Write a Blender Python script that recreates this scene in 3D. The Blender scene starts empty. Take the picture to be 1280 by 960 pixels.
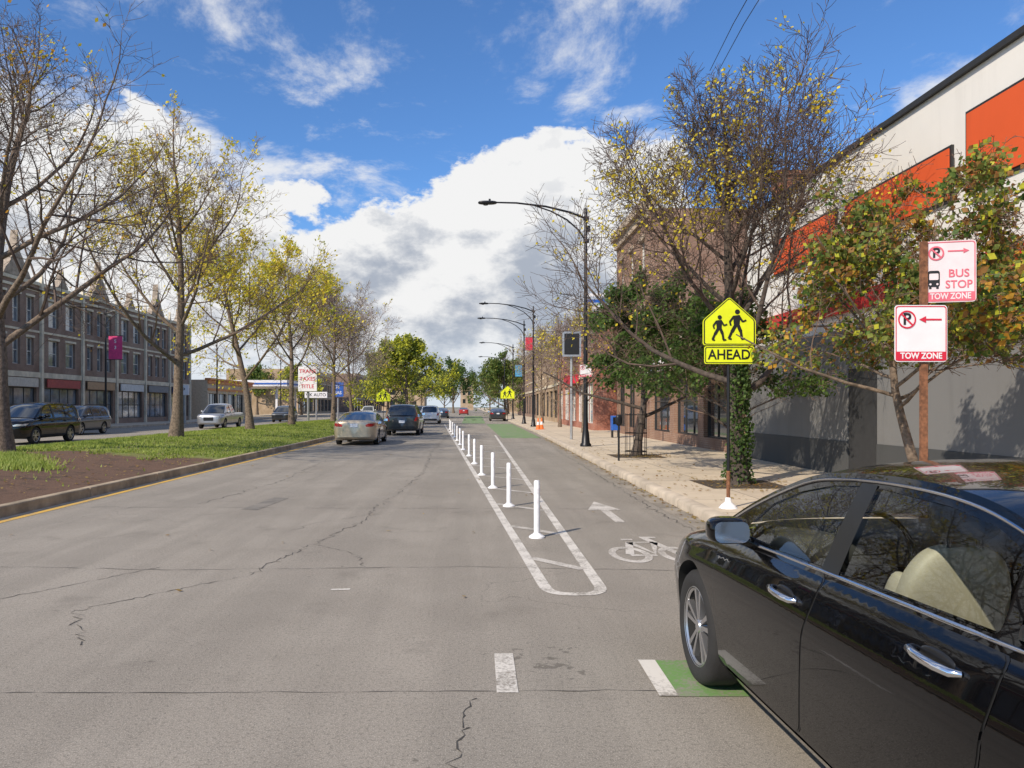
import bpy, bmesh, math, random
import numpy as np
from mathutils import Vector, Matrix, noise
from mathutils.geometry import delaunay_2d_cdt
RND = random.Random(7)
sc = bpy.context.scene
COL = sc.collection
rad = math.radians

# ------------------------------------------------------------------ materials
def node(nt, typ, ins=None, **props):
    n = nt.nodes.new(typ)
    for k, v in props.items(): setattr(n, k, v)
    for k, v in (ins or {}).items():
        s = n.inputs[k]
        if isinstance(v, bpy.types.NodeSocket): nt.links.new(v, s)
        else: s.default_value = v
    return n
def mth(nt, op, a, b=0.0, c=0.0, clamp=False):
    n = node(nt, 'ShaderNodeMath', {0: a, 1: b, 2: c}, operation=op, use_clamp=clamp)
    return n.outputs[0]
def mixc(nt, f, a, b, blend='MIX'):
    n = node(nt, 'ShaderNodeMix', {0: f}, data_type='RGBA', blend_type=blend)
    for i, v in ((6, a), (7, b)):
        if isinstance(v, bpy.types.NodeSocket): nt.links.new(v, n.inputs[i])
        else: n.inputs[i].default_value = (*v[:3], 1)
    return n.outputs[2]
def ntex(nt, vec, scale, detail=4, rough=.5, dist=0):
    return node(nt, 'ShaderNodeTexNoise', {'Vector': vec, 'Scale': scale, 'Detail': detail, 'Roughness': rough, 'Distortion': dist}).outputs[0]
def mrange(nt, v, a, b, c=0.0, d=1.0, t='SMOOTHSTEP'):
    return node(nt, 'ShaderNodeMapRange', {0: v, 1: a, 2: b, 3: c, 4: d}, interpolation_type=t).outputs[0]
def newmat(name):
    m = bpy.data.materials.new(name); m.use_nodes = True
    nt = m.node_tree; nt.nodes.clear()
    out = node(nt, 'ShaderNodeOutputMaterial')
    return m, nt, out
def M(name, col, rough=.6, metal=0., var=.12, scale=6., bump=0., bscale=60., coat=0., spec=.5, dirt=0.):
    m, nt, out = newmat(name)
    pos = node(nt, 'ShaderNodeNewGeometry').outputs['Position']
    n1 = ntex(nt, pos, scale, 6, .6)
    a = [c*(1-var) for c in col]; b = [min(1, c*(1+var)) for c in col]
    c = mixc(nt, mrange(nt, n1, .3, .7), a, b)
    if dirt:
        n2 = ntex(nt, pos, scale*.35, 8, .7)
        c = mixc(nt, mth(nt, 'MULTIPLY', mrange(nt, n2, .45, .75), dirt), c, [x*.35 for x in col])
    p = node(nt, 'ShaderNodeBsdfPrincipled', {'Base Color': c, 'Roughness': rough, 'Metallic': metal, 'Coat Weight': coat, 'Coat Roughness': .04, 'Specular IOR Level': spec})
    if bump:
        n3 = ntex(nt, pos, bscale, 4, .6)
        bp = node(nt, 'ShaderNodeBump', {'Height': n3, 'Strength': bump, 'Distance': .02})
        nt.links.new(bp.outputs[0], p.inputs['Normal'])
    nt.links.new(p.outputs[0], out.inputs[0])
    return m
def wallstain(name, col, amt=.35):
    m, nt, out = newmat(name)
    pos = node(nt, 'ShaderNodeNewGeometry').outputs['Position']
    v = node(nt, 'ShaderNodeVectorMath', {0: pos, 1: (2.2, 2.2, .18)}, operation='MULTIPLY').outputs[0]
    n1 = ntex(nt, v, 1.0, 6, .65); n2 = ntex(nt, pos, .7, 6, .6); n3 = ntex(nt, pos, 18, 3, .6)
    c = mixc(nt, mth(nt, 'MULTIPLY', mrange(nt, n1, .48, .75), amt), col, [x*.55 for x in col])
    c = mixc(nt, mth(nt, 'MULTIPLY', mrange(nt, n2, .45, .7), amt*.6), c, [x*.75 for x in col])
    p = node(nt, 'ShaderNodeBsdfPrincipled', {'Base Color': c, 'Roughness': .82})
    bp = node(nt, 'ShaderNodeBump', {'Height': n3, 'Strength': .15, 'Distance': .01}); nt.links.new(bp.outputs[0], p.inputs['Normal'])
    nt.links.new(p.outputs[0], out.inputs[0]); return m
def glassmat(name, tint=(.5, .55, .55), refl=(1, 1, 1)):
    m, nt, out = newmat(name)
    fr = node(nt, 'ShaderNodeFresnel', {'IOR': 1.45}).outputs[0]
    tr = node(nt, 'ShaderNodeBsdfTransparent', {'Color': (*tint, 1)}).outputs[0]
    gl = node(nt, 'ShaderNodeBsdfGlossy', {'Color': (*refl, 1), 'Roughness': .01}).outputs[0]
    mx = node(nt, 'ShaderNodeMixShader', {0: mth(nt, 'MULTIPLY', fr, .95, clamp=True), 1: tr, 2: gl}).outputs[0]
    nt.links.new(mx, out.inputs[0])
    return m
def leafmat(name, c1, c2, tl=.45):
    m, nt, out = newmat(name)
    pos = node(nt, 'ShaderNodeNewGeometry').outputs['Position']
    n1 = ntex(nt, pos, 1.7, 3, .6); n2 = ntex(nt, pos, 23, 2, .5)
    c = mixc(nt, mrange(nt, mth(nt, 'ADD', mth(nt, 'MULTIPLY', n1, .5), mth(nt, 'MULTIPLY', n2, .5)), .4, .6), c1, c2)
    d = node(nt, 'ShaderNodeBsdfPrincipled', {'Base Color': c, 'Roughness': .55, 'Specular IOR Level': .3}).outputs[0]
    t = node(nt, 'ShaderNodeBsdfTranslucent', {'Color': c}).outputs[0]
    mx = node(nt, 'ShaderNodeMixShader', {0: tl, 1: d, 2: t}).outputs[0]
    nt.links.new(mx, out.inputs[0])
    return m
def brickmat(name, c1, c2, mortar, axis='y', sc_=1.0):
    m, nt, out = newmat(name)
    pos = node(nt, 'ShaderNodeNewGeometry').outputs['Position']
    sp = node(nt, 'ShaderNodeSeparateXYZ', {0: pos}).outputs
    hor = mth(nt, 'ADD', sp[0], sp[1])
    v = node(nt, 'ShaderNodeCombineXYZ', {0: hor, 1: sp[2], 2: 0.0}).outputs[0]
    b = node(nt, 'ShaderNodeTexBrick', {'Vector': v, 'Color1': (*c1, 1), 'Color2': (*c2, 1), 'Mortar': (*mortar, 1), 'Scale': sc_, 'Mortar Size': .008, 'Brick Width': .22, 'Row Height': .075})
    n1 = ntex(nt, pos, .6, 6, .6)
    c = mixc(nt, mrange(nt, n1, .35, .7), b.outputs[0], [x*.65 for x in c1])
    p = node(nt, 'ShaderNodeBsdfPrincipled', {'Base Color': c, 'Roughness': .85})
    nt.links.new(p.outputs[0], out.inputs[0])
    return m

def asphalt():
    m, nt, out = newmat('asphalt')
    pos = node(nt, 'ShaderNodeNewGeometry').outputs['Position']
    sp = node(nt, 'ShaderNodeSeparateXYZ', {0: pos}).outputs
    big = ntex(nt, pos, .35, 6, .65)
    st = node(nt, 'ShaderNodeCombineXYZ', {0: mth(nt, 'MULTIPLY', sp[0], 1.6), 1: mth(nt, 'MULTIPLY', sp[1], .09), 2: 0.0}).outputs[0]
    streak = ntex(nt, st, 1.0, 5, .6)
    fine = ntex(nt, pos, 42, 4, .85)
    fine2 = ntex(nt, pos, 130, 3, .85)
    c = mixc(nt, mrange(nt, big, .3, .7), (.258, .231, .192), (.335, .301, .252))
    c = mixc(nt, mth(nt, 'MULTIPLY', mrange(nt, streak, .60, .42), .30), c, (.17, .153, .128))
    c = mixc(nt, mth(nt, 'MULTIPLY', mrange(nt, fine, .48, .64), .62), c, (.105, .095, .08))
    c = mixc(nt, mth(nt, 'MULTIPLY', mrange(nt, fine2, .51, .63), .68), c, (.58, .53, .45))
    s1 = ntex(nt, pos, 1.3, 6, .65, .4)
    c = mixc(nt, mth(nt, 'MULTIPLY', mrange(nt, s1, .55, .75), .35), c, (.13, .117, .098))
    s2 = ntex(nt, pos, 8.5, 3, .6, .2)
    dx = mth(nt, 'SUBTRACT', sp[0], .50); dy = mth(nt, 'MULTIPLY', mth(nt, 'SUBTRACT', sp[1], 5.0), .8)
    dist = mth(nt, 'SQRT', mth(nt, 'ADD', mth(nt, 'MULTIPLY', dx, dx), mth(nt, 'MULTIPLY', dy, dy)))
    loc_ = mrange(nt, dist, .55, .1, 0, .14)
    c = mixc(nt, mth(nt, 'MULTIPLY', mrange(nt, mth(nt, 'ADD', s2, loc_), .69, .76), .5), c, (.07, .063, .052))
    dv = node(nt, 'ShaderNodeVectorMath', {0: pos, 1: node(nt, 'ShaderNodeVectorMath', {0: node(nt, 'ShaderNodeTexNoise', {'Vector': pos, 'Scale': 1.5, 'Detail': 6.0}).outputs[1], 3: .9}, operation='SCALE').outputs[0]}, operation='ADD').outputs[0]
    vo = node(nt, 'ShaderNodeTexVoronoi', {'Vector': dv, 'Scale': .42}, feature='DISTANCE_TO_EDGE').outputs[0]
    msk = mrange(nt, ntex(nt, pos, .22, 3, .5), .5, .62)
    cr = mth(nt, 'MULTIPLY', mrange(nt, vo, .0, .004, 1, 0), msk)
    c = mixc(nt, mth(nt, 'MULTIPLY', cr, .5), c, (.06, .055, .05))
    p = node(nt, 'ShaderNodeBsdfPrincipled', {'Base Color': c, 'Roughness': .9, 'Specular IOR Level': .15})
    bp = node(nt, 'ShaderNodeBump', {'Height': mth(nt, 'ADD', fine, fine2), 'Strength': .45, 'Distance': .005})
    nt.links.new(bp.outputs[0], p.inputs['Normal'])
    nt.links.new(p.outputs[0], out.inputs[0])
    return m
def wornpaint(name, col, wear=.5, under=(.26, .233, .193)):
    m, nt, out = newmat(name)
    pos = node(nt, 'ShaderNodeNewGeometry').outputs['Position']
    f = mth(nt, 'ADD', mth(nt, 'MULTIPLY', ntex(nt, pos, 38, 4, .8), .55), mth(nt, 'MULTIPLY', ntex(nt, pos, 3, 4, .6), .45))
    a = mrange(nt, f, wear-.1, wear+.07)
    c = mixc(nt, a, col, under)
    p = node(nt, 'ShaderNodeBsdfPrincipled', {'Base Color': c, 'Roughness': .8})
    nt.links.new(p.outputs[0], out.inputs[0])
    return m
def sidewalkmat():
    m, nt, out = newmat('sidewalk_concrete')
    pos = node(nt, 'ShaderNodeNewGeometry').outputs['Position']
    b = node(nt, 'ShaderNodeTexBrick', {'Vector': pos, 'Color1': (.62, .52, .38, 1), 'Color2': (.55, .46, .34, 1), 'Mortar': (.24, .20, .15, 1), 'Scale': 1.0, 'Mortar Size': .012, 'Brick Width': 1.55, 'Row Height': 1.55}, offset=0.0)
    n = ntex(nt, pos, .8, 8, .7)
    c = mixc(nt, mth(nt, 'MULTIPLY', mrange(nt, n, .42, .75), .45), b.outputs[0], (.32, .26, .19))
    p = node(nt, 'ShaderNodeBsdfPrincipled', {'Base Color': c, 'Roughness': .9})
    nt.links.new(p.outputs[0], out.inputs[0])
    return m
def medianmat():
    m, nt, out = newmat('mulch_and_turf')
    pos = node(nt, 'ShaderNodeNewGeometry').outputs['Position']
    sp = node(nt, 'ShaderNodeSeparateXYZ', {0: pos}).outputs
    n = ntex(nt, pos, .9, 4, .6)
    a = mth(nt, 'MAXIMUM', mth(nt, 'DIVIDE', mth(nt, 'SUBTRACT', sp[1], 21.0), 2.0), mth(nt, 'SUBTRACT', mth(nt, 'MULTIPLY', sp[0], -1.0), 13.2))
    g = mrange(nt, mth(nt, 'ADD', a, mth(nt, 'MULTIPLY', mth(nt, 'SUBTRACT', n, .5), 2.6)), -.2, .4)
    mul = mixc(nt, ntex(nt, pos, 28, 4, .8), (.05, .026, .015), (.27, .155, .095))
    mul = mixc(nt, mrange(nt, ntex(nt, pos, 2.5, 5, .7), .5, .7), mul, (.07, .045, .03))
    gr = mixc(nt, ntex(nt, pos, 14, 4, .8), (.11, .14, .022), (.30, .34, .07))
    gr = mixc(nt, mrange(nt, ntex(nt, pos, .8, 5, .7), .5, .72), gr, (.27, .24, .09))
    c = mixc(nt, g, mul, gr)
    p = node(nt, 'ShaderNodeBsdfPrincipled', {'Base Color': c, 'Roughness': .95})
    bp = node(nt, 'ShaderNodeBump', {'Height': ntex(nt, pos, 30, 4, .8), 'Strength': .8, 'Distance': .04})
    nt.links.new(bp.outputs[0], p.inputs['Normal'])
    nt.links.new(p.outputs[0], out.inputs[0])
    return m

m_asph = asphalt()
m_walk = sidewalkmat()
m_median = medianmat()
m_kerb = M('kerb_concrete', (.50, .42, .32), .9, var=.2, scale=2.2, bump=.2, dirt=.4)
m_kerbd = M('kerb_concrete_weathered', (.38, .30, .20), .9, var=.3, scale=2.2, bump=.3, dirt=.5)
m_ground = M('ground_mixed', (.16, .16, .10), .95, var=.4, scale=.05)
m_white = wornpaint('road_paint_white', (.66, .62, .55), .56)
m_whitew = wornpaint('road_paint_white_worn', (.56, .52, .46), .54)
m_whitef = wornpaint('road_paint_white_faded', (.60, .56, .50), .545)
m_green = wornpaint('road_paint_green', (.14, .27, .075), .54)
m_yel = wornpaint('road_paint_yellow', (.66, .40, .07), .58)
m_crack = M('crack_tar', (.06, .055, .048), .9, var=.3)
m_patch = wornpaint('asphalt_patch', (.15, .137, .115), .52)
m_black = M('black_paint_metal', (.015, .015, .017), .4, .3, spec=.5)
m_blackm = M('black_matte', (.012, .012, .012), .7)
m_steel = M('galvanised_steel', (.4, .4, .4), .45, .7)
m_alu = M('aluminium_sign_back', (.45, .46, .47), .4, .6)
m_rust = M('rusty_steel', (.20, .085, .04), .85, var=.4, scale=25, bump=.3)
m_fyg = M('sign_yellow_green', (.72, .78, .015), .5, var=.05)
m_sw = M('sign_white', (.78, .76, .76), .45, var=.04)
m_spink = M('sign_faded_pink', (.74, .62, .62), .45, var=.06)
m_sred = M('sign_red', (.62, .02, .05), .45, var=.06)
m_sredf = M('sign_red_faded', (.66, .13, .17), .45, var=.08)
m_sblk = M('sign_black', (.012, .012, .012), .5)
m_blue = M('sign_blue', (.02, .10, .40), .5)
m_mag = M('banner_pink_red', (.62, .05, .18), .7)
m_ltblue = M('banner_blue', (.08, .35, .6), .7)
m_orange = M('orange_plastic', (.8, .18, .03), .5)
m_post = M('post_white_plastic', (.82, .82, .82), .4, var=.06, scale=12, dirt=.2)
m_bark = M('bark', (.16, .118, .084), .95, var=.45, scale=14, bump=.8, bscale=30)
m_bark2 = M('bark_dark', (.075, .058, .046), .95, var=.4, scale=14, bump=.8, bscale=30)
m_twig = M('twig_bark', (.145, .096, .066), .9, var=.3)
m_twigd = M('twig_bark_dark', (.095, .066, .05), .9, var=.3)
m_twigg = M('twig_bark_grey', (.22, .165, .14), .9, var=.3)
l_yel = leafmat('leaf_yellow', (.74, .56, .03), (.88, .74, .08))
l_yg = leafmat('leaf_yellow_green', (.48, .50, .04), (.68, .66, .07))
l_gr = leafmat('leaf_green', (.06, .12, .022), (.15, .23, .05))
l_dk = leafmat('leaf_dark_green', (.035, .072, .02), (.085, .14, .035))
l_ol = leafmat('leaf_olive', (.14, .18, .04), (.27, .30, .07))
l_or = leafmat('leaf_orange', (.50, .25, .03), (.68, .40, .06))
l_rb = leafmat('leaf_rusty_brown', (.26, .12, .04), (.40, .22, .07))
l_gras = leafmat('grass_blade', (.17, .24, .03), (.40, .46, .10))
l_fall = leafmat('leaf_fallen', (.26, .14, .05), (.46, .34, .10))

# ------------------------------------------------------------------ helpers
def thing(name, label, category, loc=(0, 0, 0), rotz=0, group=None):
    e = bpy.data.objects.new(name, None); COL.objects.link(e)
    e.location = loc; e.rotation_euler = (0, 0, rotz); e.empty_display_size = .2
    e["label"] = label; e["category"] = category
    if group: e["group"] = group
    return e
class MB:
    def __init__(s): s.V = []; s.F = []; s.I = []
    def face(s, pts, m=0):
        b = len(s.V); s.V += [tuple(p) for p in pts]; s.F.append(tuple(range(b, b+len(pts)))); s.I.append(m)
    def box(s, x0, y0, z0, x1, y1, z1, m=0):
        b = len(s.V)
        s.V += [(x0, y0, z0), (x1, y0, z0), (x1, y1, z0), (x0, y1, z0), (x0, y0, z1), (x1, y0, z1), (x1, y1, z1), (x0, y1, z1)]
        for f in ((0, 3, 2, 1), (4, 5, 6, 7), (0, 1, 5, 4), (1, 2, 6, 5), (2, 3, 7, 6), (3, 0, 4, 7)):
            s.F.append(tuple(b+i for i in f)); s.I.append(m)
    def cbox(s, c, d, m=0):
        s.box(c[0]-d[0]/2, c[1]-d[1]/2, c[2]-d[2]/2, c[0]+d[0]/2, c[1]+d[1]/2, c[2]+d[2]/2, m)
    def tube(s, pts, rads, sides=8, m=0, caps=True):
        pts = [Vector(p) for p in pts]
        if not hasattr(rads, '__len__'): rads = [rads]*len(pts)
        b = len(s.V); n = len(pts)
        t0 = (pts[-1]-pts[0]).normalized()
        ref = Vector((1, 0, 0)) if abs(t0.x) < .8 else Vector((0, 1, 0))
        for i, p in enumerate(pts):
            t = (pts[min(i+1, n-1)]-pts[max(i-1, 0)]).normalized()
            u = t.cross(ref).normalized(); v = t.cross(u)
            for k in range(sides):
                a = 2*math.pi*k/sides
                q = p+(u*math.cos(a)+v*math.sin(a))*rads[i]
                s.V.append((q.x, q.y, q.z))
        for i in range(n-1):
            for k in range(sides):
                k2 = (k+1) % sides
                s.F.append((b+i*sides+k, b+i*sides+k2, b+(i+1)*sides+k2, b+(i+1)*sides+k)); s.I.append(m)
        if caps:
            s.F.append(tuple(b+k for k in range(sides))); s.I.append(m)
            s.F.append(tuple(b+(n-1)*sides+k for k in reversed(range(sides)))); s.I.append(m)
    def lathe(s, prof, c=(0, 0, 0), axis='z', seg=24, m=0, a0=0):
        b = len(s.V)
        for r, h in prof:
            for k in range(seg):
                a = a0+2*math.pi*k/seg
                if axis == 'z': q = (c[0]+r*math.cos(a), c[1]+r*math.sin(a), c[2]+h)
                else: q = (c[0]+h, c[1]+r*math.cos(a), c[2]+r*math.sin(a))
                s.V.append(q)
        for i in range(len(prof)-1):
            for k in range(seg):
                k2 = (k+1) % seg
                s.F.append((b+i*seg+k, b+i*seg+k2, b+(i+1)*seg+k2, b+(i+1)*seg+k)); s.I.append(m)
    def prism(s, poly, fn, off, m=0):
        off = Vector(off)
        a = [Vector(fn(*p)) for p in poly]; b = [p+off for p in a]
        s.face(a, m); s.face(list(reversed(b)), m)
        for i in range(len(a)):
            j = (i+1) % len(a)
            s.face([a[i], b[i], b[j], a[j]], m)
    def sell(s, c, r, e=.5, nu=16, nv=10, m=0, fn=None):
        b = len(s.V)
        f = lambda w, p: math.copysign(abs(w)**p, w)
        for i in range(nv+1):
            ph = -math.pi/2+math.pi*i/nv
            for k in range(nu):
                th = 2*math.pi*k/nu
                q = (r[0]*f(math.cos(ph), e)*f(math.cos(th), e), r[1]*f(math.cos(ph), e)*f(math.sin(th), e), r[2]*f(math.sin(ph), e))
                if fn: q = fn(q)
                s.V.append((c[0]+q[0], c[1]+q[1], c[2]+q[2]))
        for i in range(nv):
            for k in range(nu):
                k2 = (k+1) % nu
                s.F.append((b+i*nu+k, b+i*nu+k2, b+(i+1)*nu+k2, b+(i+1)*nu+k)); s.I.append(m)
    def obj(s, name, mats, parent=None, smooth=None, bevel=0, loc=None, rotz=None, merge=False):
        me = bpy.data.meshes.new(name)
        me.from_pydata(s.V, [], s.F)
        if not isinstance(mats, (list, tuple)): mats = [mats]
        for m in mats: me.materials.append(m)
        me.polygons.foreach_set('material_index', s.I)
        if merge or smooth is not None or bevel:
            bm = bmesh.new(); bm.from_mesh(me)
            bmesh.ops.remove_doubles(bm, verts=bm.verts, dist=1e-5)
            bmesh.ops.recalc_face_normals(bm, faces=bm.faces)
            bm.to_mesh(me); bm.free()
        if smooth is not None:
            me.polygons.foreach_set('use_smooth', [True]*len(me.polygons))
            me.set_sharp_from_angle(angle=rad(smooth))
        me.update()
        o = bpy.data.objects.new(name, me); COL.objects.link(o)
        if parent: o.parent = parent
        if loc is not None: o.location = loc
        if rotz is not None: o.rotation_euler = (0, 0, rotz)
        if bevel:
            b = o.modifiers.new('b', 'BEVEL'); b.width = bevel; b.segments = 2; b.limit_method = 'ANGLE'
        return o
def struct(o):
    o["kind"] = "structure"; return o
def text(s, size, mat, parent, loc, name='lettering', sx=1.0, bold=0.0, rot=(rad(90), 0, 0)):
    cu = bpy.data.curves.new('t', 'FONT'); cu.body = s; cu.size = size; cu.align_x = 'CENTER'; cu.align_y = 'CENTER'
    cu.extrude = .0008; cu.offset = bold; cu.resolution_u = 4
    o = bpy.data.objects.new('t', cu); COL.objects.link(o)
    dg = bpy.context.evaluated_depsgraph_get()
    me = bpy.data.meshes.new_from_object(o.evaluated_get(dg))
    bpy.data.objects.remove(o)
    me.materials.clear(); me.materials.append(mat)
    t = bpy.data.objects.new(name, me); COL.objects.link(t)
    t.parent = parent; t.location = loc; t.rotation_euler = rot; t.scale = (sx, 1, 1)
    return t
def copy_thing(src, loc, rotz=None, label=None):
    childmap = {}
    for o in bpy.data.objects: childmap.setdefault(o.parent, []).append(o)
    def rec(o, par):
        n = o.copy(); COL.objects.link(n)
        if par is not None: n.parent = par
        for c in childmap.get(o, []): rec(c, n)
        return n
    n = rec(src, None); n.location = loc
    if rotz is not None: n.rotation_euler = (0, 0, rotz)
    if label: n["label"] = label
    return n
def rrect(x0, z0, x1, z1, r, n=4):
    out = []
    for cx, cz, a0 in ((x1-r, z1-r, 0), (x0+r, z1-r, 90), (x0+r, z0+r, 180), (x1-r, z0+r, 270)):
        for i in range(n+1):
            a = rad(a0+90*i/n); out.append((cx+r*math.cos(a), cz+r*math.sin(a)))
    return out
XZ = lambda y: (lambda a, b: (a, y, b))

# ------------------------------------------------------------------ camera, light, world
cam = bpy.data.cameras.new('camera'); camo = bpy.data.objects.new('camera', cam); COL.objects.link(camo)
camo.location = (0, 0, 1.65); camo.rotation_euler = (rad(90), 0, 0)
cam.lens = 27; cam.sensor_width = 36; cam.shift_x = .039; cam.shift_y = .0219; cam.clip_end = 3000; cam.clip_start = .05
sc.camera = camo
sc.view_settings.view_transform = 'Standard'; sc.view_settings.look = 'None'; sc.view_settings.exposure = 0
EL = rad(37); saz = math.atan2(-.66, -.75)
S = Vector((math.sin(saz)*math.cos(EL), math.cos(saz)*math.cos(EL), math.sin(EL)))
sun = bpy.data.lights.new('sun', 'SUN'); sun.energy = 5.0; sun.angle = rad(.5); sun.color = (1, .89, .75)
suno = bpy.data.objects.new('sun', sun); COL.objects.link(suno)
suno.rotation_euler = (-S).to_track_quat('-Z', 'Y').to_euler(); suno.location = (-20, -20, 30)
w = bpy.data.worlds.new("World"); sc.world = w; w.use_nodes = True
nt = w.node_tree; nt.nodes.clear()
wo = node(nt, 'ShaderNodeOutputWorld')
sky = node(nt, 'ShaderNodeTexSky', sky_type='NISHITA', sun_disc=False, sun_elevation=EL, sun_rotation=saz % (2*math.pi), air_density=1.0, dust_density=.3, ozone_density=2.5)
d = node(nt, 'ShaderNodeTexCoord').outputs['Generated']
sp = node(nt, 'ShaderNodeSeparateXYZ', {0: d}).outputs
hyp = mth(nt, 'MAXIMUM', mth(nt, 'SQRT', mth(nt, 'ADD', mth(nt, 'MULTIPLY', sp[0], sp[0]), mth(nt, 'MULTIPLY', sp[1], sp[1]))), .01)
e = mth(nt, 'DIVIDE', sp[2], hyp); az = mth(nt, 'DIVIDE', sp[0], hyp)
dv = node(nt, 'ShaderNodeVectorMath', {0: d, 1: (1, 1, 1.7)}, operation='MULTIPLY').outputs[0]
N1 = ntex(nt, dv, 4.6, 11, .6)
N3 = ntex(nt, node(nt, 'ShaderNodeVectorMath', {0: dv, 1: (3.3, 1.2, -.07)}, operation='ADD').outputs[0], 7.0, 9, .6)
etop = mth(nt, 'ADD', mth(nt, 'ADD', .285, mrange(nt, az, -.22, -.5, 0, .02)), mrange(nt, az, .12, .5, 0, -.14))
front = mrange(nt, sp[1], -.25, .35)
bank = mth(nt, 'MULTIPLY', front, mrange(nt, mth(nt, 'ADD', mth(nt, 'MULTIPLY', mth(nt, 'SUBTRACT', etop, e), 10.0), mth(nt, 'MULTIPLY', mth(nt, 'SUBTRACT', N1, .47), 5.0)), 0.0, .22))
zz = mth(nt, 'ADD', sp[2], .18)
pv = node(nt, 'ShaderNodeCombineXYZ', {0: mth(nt, 'DIVIDE', sp[0], zz), 1: mth(nt, 'DIVIDE', sp[1], zz), 2: 4.6}).outputs[0]
N2 = ntex(nt, pv, 2.0, 12, .66, .3)
cent = mth(nt, 'MULTIPLY', mrange(nt, az, -.28, 0), mrange(nt, az, .62, .38))
thr = mth(nt, 'ADD', .43, mth(nt, 'MULTIPLY', cent, .085))
wm = mth(nt, 'MULTIPLY', mrange(nt, mth(nt, 'SUBTRACT', N2, thr), 0, .18), mth(nt, 'MULTIPLY', .86, mrange(nt, front, 0, 1, .45, 1)))
alpha = mth(nt, 'MAXIMUM', bank, wm)
shade = mth(nt, 'ADD', mrange(nt, N3, .40, .57), mrange(nt, mth(nt, 'SUBTRACT', etop, e), .10, -.03, 0, .85), clamp=True)
shade = mth(nt, 'ADD', shade, mth(nt, 'MULTIPLY', mth(nt, 'SUBTRACT', 1.0, bank), 1.0), clamp=True)
shade = mth(nt, 'ADD', shade, mrange(nt, az, -.12, -.4, 0, .35), clamp=True)
ccol = mixc(nt, shade, (.45, .50, .59), (.98, .98, .98))
haze = mrange(nt, e, .13, -.02)
ccol = mixc(nt, mth(nt, 'MULTIPLY', haze, .65), ccol, (.60, .73, .88))
skyc = mixc(nt, 1.0, sky.outputs[0], (.60, .88, 1.2), 'MULTIPLY')
b1 = node(nt, 'ShaderNodeBackground', {0: skyc, 1: .135}).outputs[0]
b2 = node(nt, 'ShaderNodeBackground', {0: ccol, 1: .92}).outputs[0]
mx = node(nt, 'ShaderNodeMixShader', {0: alpha, 1: b1, 2: b2}).outputs[0]
nt.links.new(mx, wo.inputs[0])

# ------------------------------------------------------------------ ground, road
b = MB(); b.face([(-700, -200, -.03), (700, -200, -.03), (700, 1400, -.03), (-700, 1400, -.03)]); struct(b.obj('ground', m_ground))
b = MB(); b.face([(-27, -25, 0), (4.9, -25, 0), (4.9, 700, 0), (-27, 700, 0)]); struct(b.obj('road', m_asph))
KX = [(-25, 3.42), (4, 3.42), (10.8, 3.32), (19, 3.45), (30, 3.65), (48, 4.0), (700, 4.3)]
def kx(y): return float(np.interp(y, [k[0] for k in KX], [k[1] for k in KX]))
b = MB(); ys = [-25, -10]+[float(v) for v in np.arange(0, 100, 2.5)]+[120, 200, 700]
for i in range(len(ys)-1):
    y0, y1 = ys[i], ys[i+1]-(.012 if ys[i+1] < 110 else 0); x0, x1 = kx(y0), kx(y1)
    b.face([(x0, y0, -.02), (x0, y0, .11), (x1, y1, .11), (x1, y1, -.02)])
    b.face([(x0, y0, .11), (x0+.03, y0, .145), (x1+.03, y1, .145), (x1, y1, .11)])
    b.face([(x0+.03, y0, .145), (x0+.19, y0, .155), (x1+.19, y1, .155), (x1+.03, y1, .145)])
struct(b.obj('kerb', m_kerb, smooth=60))
b = MB()
for i in range(len(ys)-1):
    y0, y1 = ys[i], ys[i+1]
    b.face([(kx(y0)+.19, y0, .15), (14, y0, .15), (14, y1, .15), (kx(y1)+.19, y1, .15)])
struct(b.obj('sidewalk', m_walk))
b = MB(); b.face([(-38, -25, .15), (-27.15, -25, .15), (-27.15, 700, .15), (-38, 700, .15)]); struct(b.obj('sidewalk', m_walk))
b = MB(); b.box(-27.15, -25, -.02, -26.97, 700, .155); struct(b.obj('kerb', m_kerb))
b = MB()
for i in range(2, len(ys)-3):
    y0, y1 = ys[i], ys[i+1]-.012
    b.face([(kx(y0)-.30, y0, .004), (kx(y0)-.002, y0, .004), (kx(y1)-.002, y1, .004), (kx(y1)-.30, y1, .004)])
struct(b.obj('gutter', M('gutter_concrete', (.28, .245, .195), .9, var=.25, scale=1.5, dirt=.6)))
MX0, MX1, MY0, MY1 = -16.5, -6.95, -25, 84
def mz(x, y):
    t = (x-MX0)/(MX1-MX0)
    return .15+.27*math.sin(math.pi*max(0, min(1, t)))+.03*noise.noise(Vector((x*.7, y*.5, 3)))*math.sin(math.pi*max(0, min(1, t)))
b = MB(); nx, ny = 22, 180
gx = np.linspace(MX0+.17, MX1-.17, nx); gy = np.linspace(MY0+.1, MY1-.17, ny)
for y in gy:
    for x in gx: b.V.append((x, y, mz(x, y)))
for j in range(ny-1):
    for i in range(nx-1):
        b.F.append((j*nx+i, j*nx+i+1, (j+1)*nx+i+1, (j+1)*nx+i)); b.I.append(0)
struct(b.obj('median', m_median, smooth=180))
b = MB()
for x0, x1 in ((MX0, MX0+.18), (MX1-.18, MX1)):
    for y in np.arange(MY0, MY1-1, 3.0): b.box(x0, y, -.02, x1, min(y+2.985, MY1), .175)
b.box(MX0+.18, MY1-.18, -.02, MX1-.18, MY1, .175)
struct(b.obj('median_kerb', m_kerbd, bevel=.025))
b = MB(); b.face([(MX1, -25, .004), (MX1+.12, -25, .004), (MX1+.12, 84, .004), (MX1, 84, .004)]); struct(b.obj('gutter', m_kerb))
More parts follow.
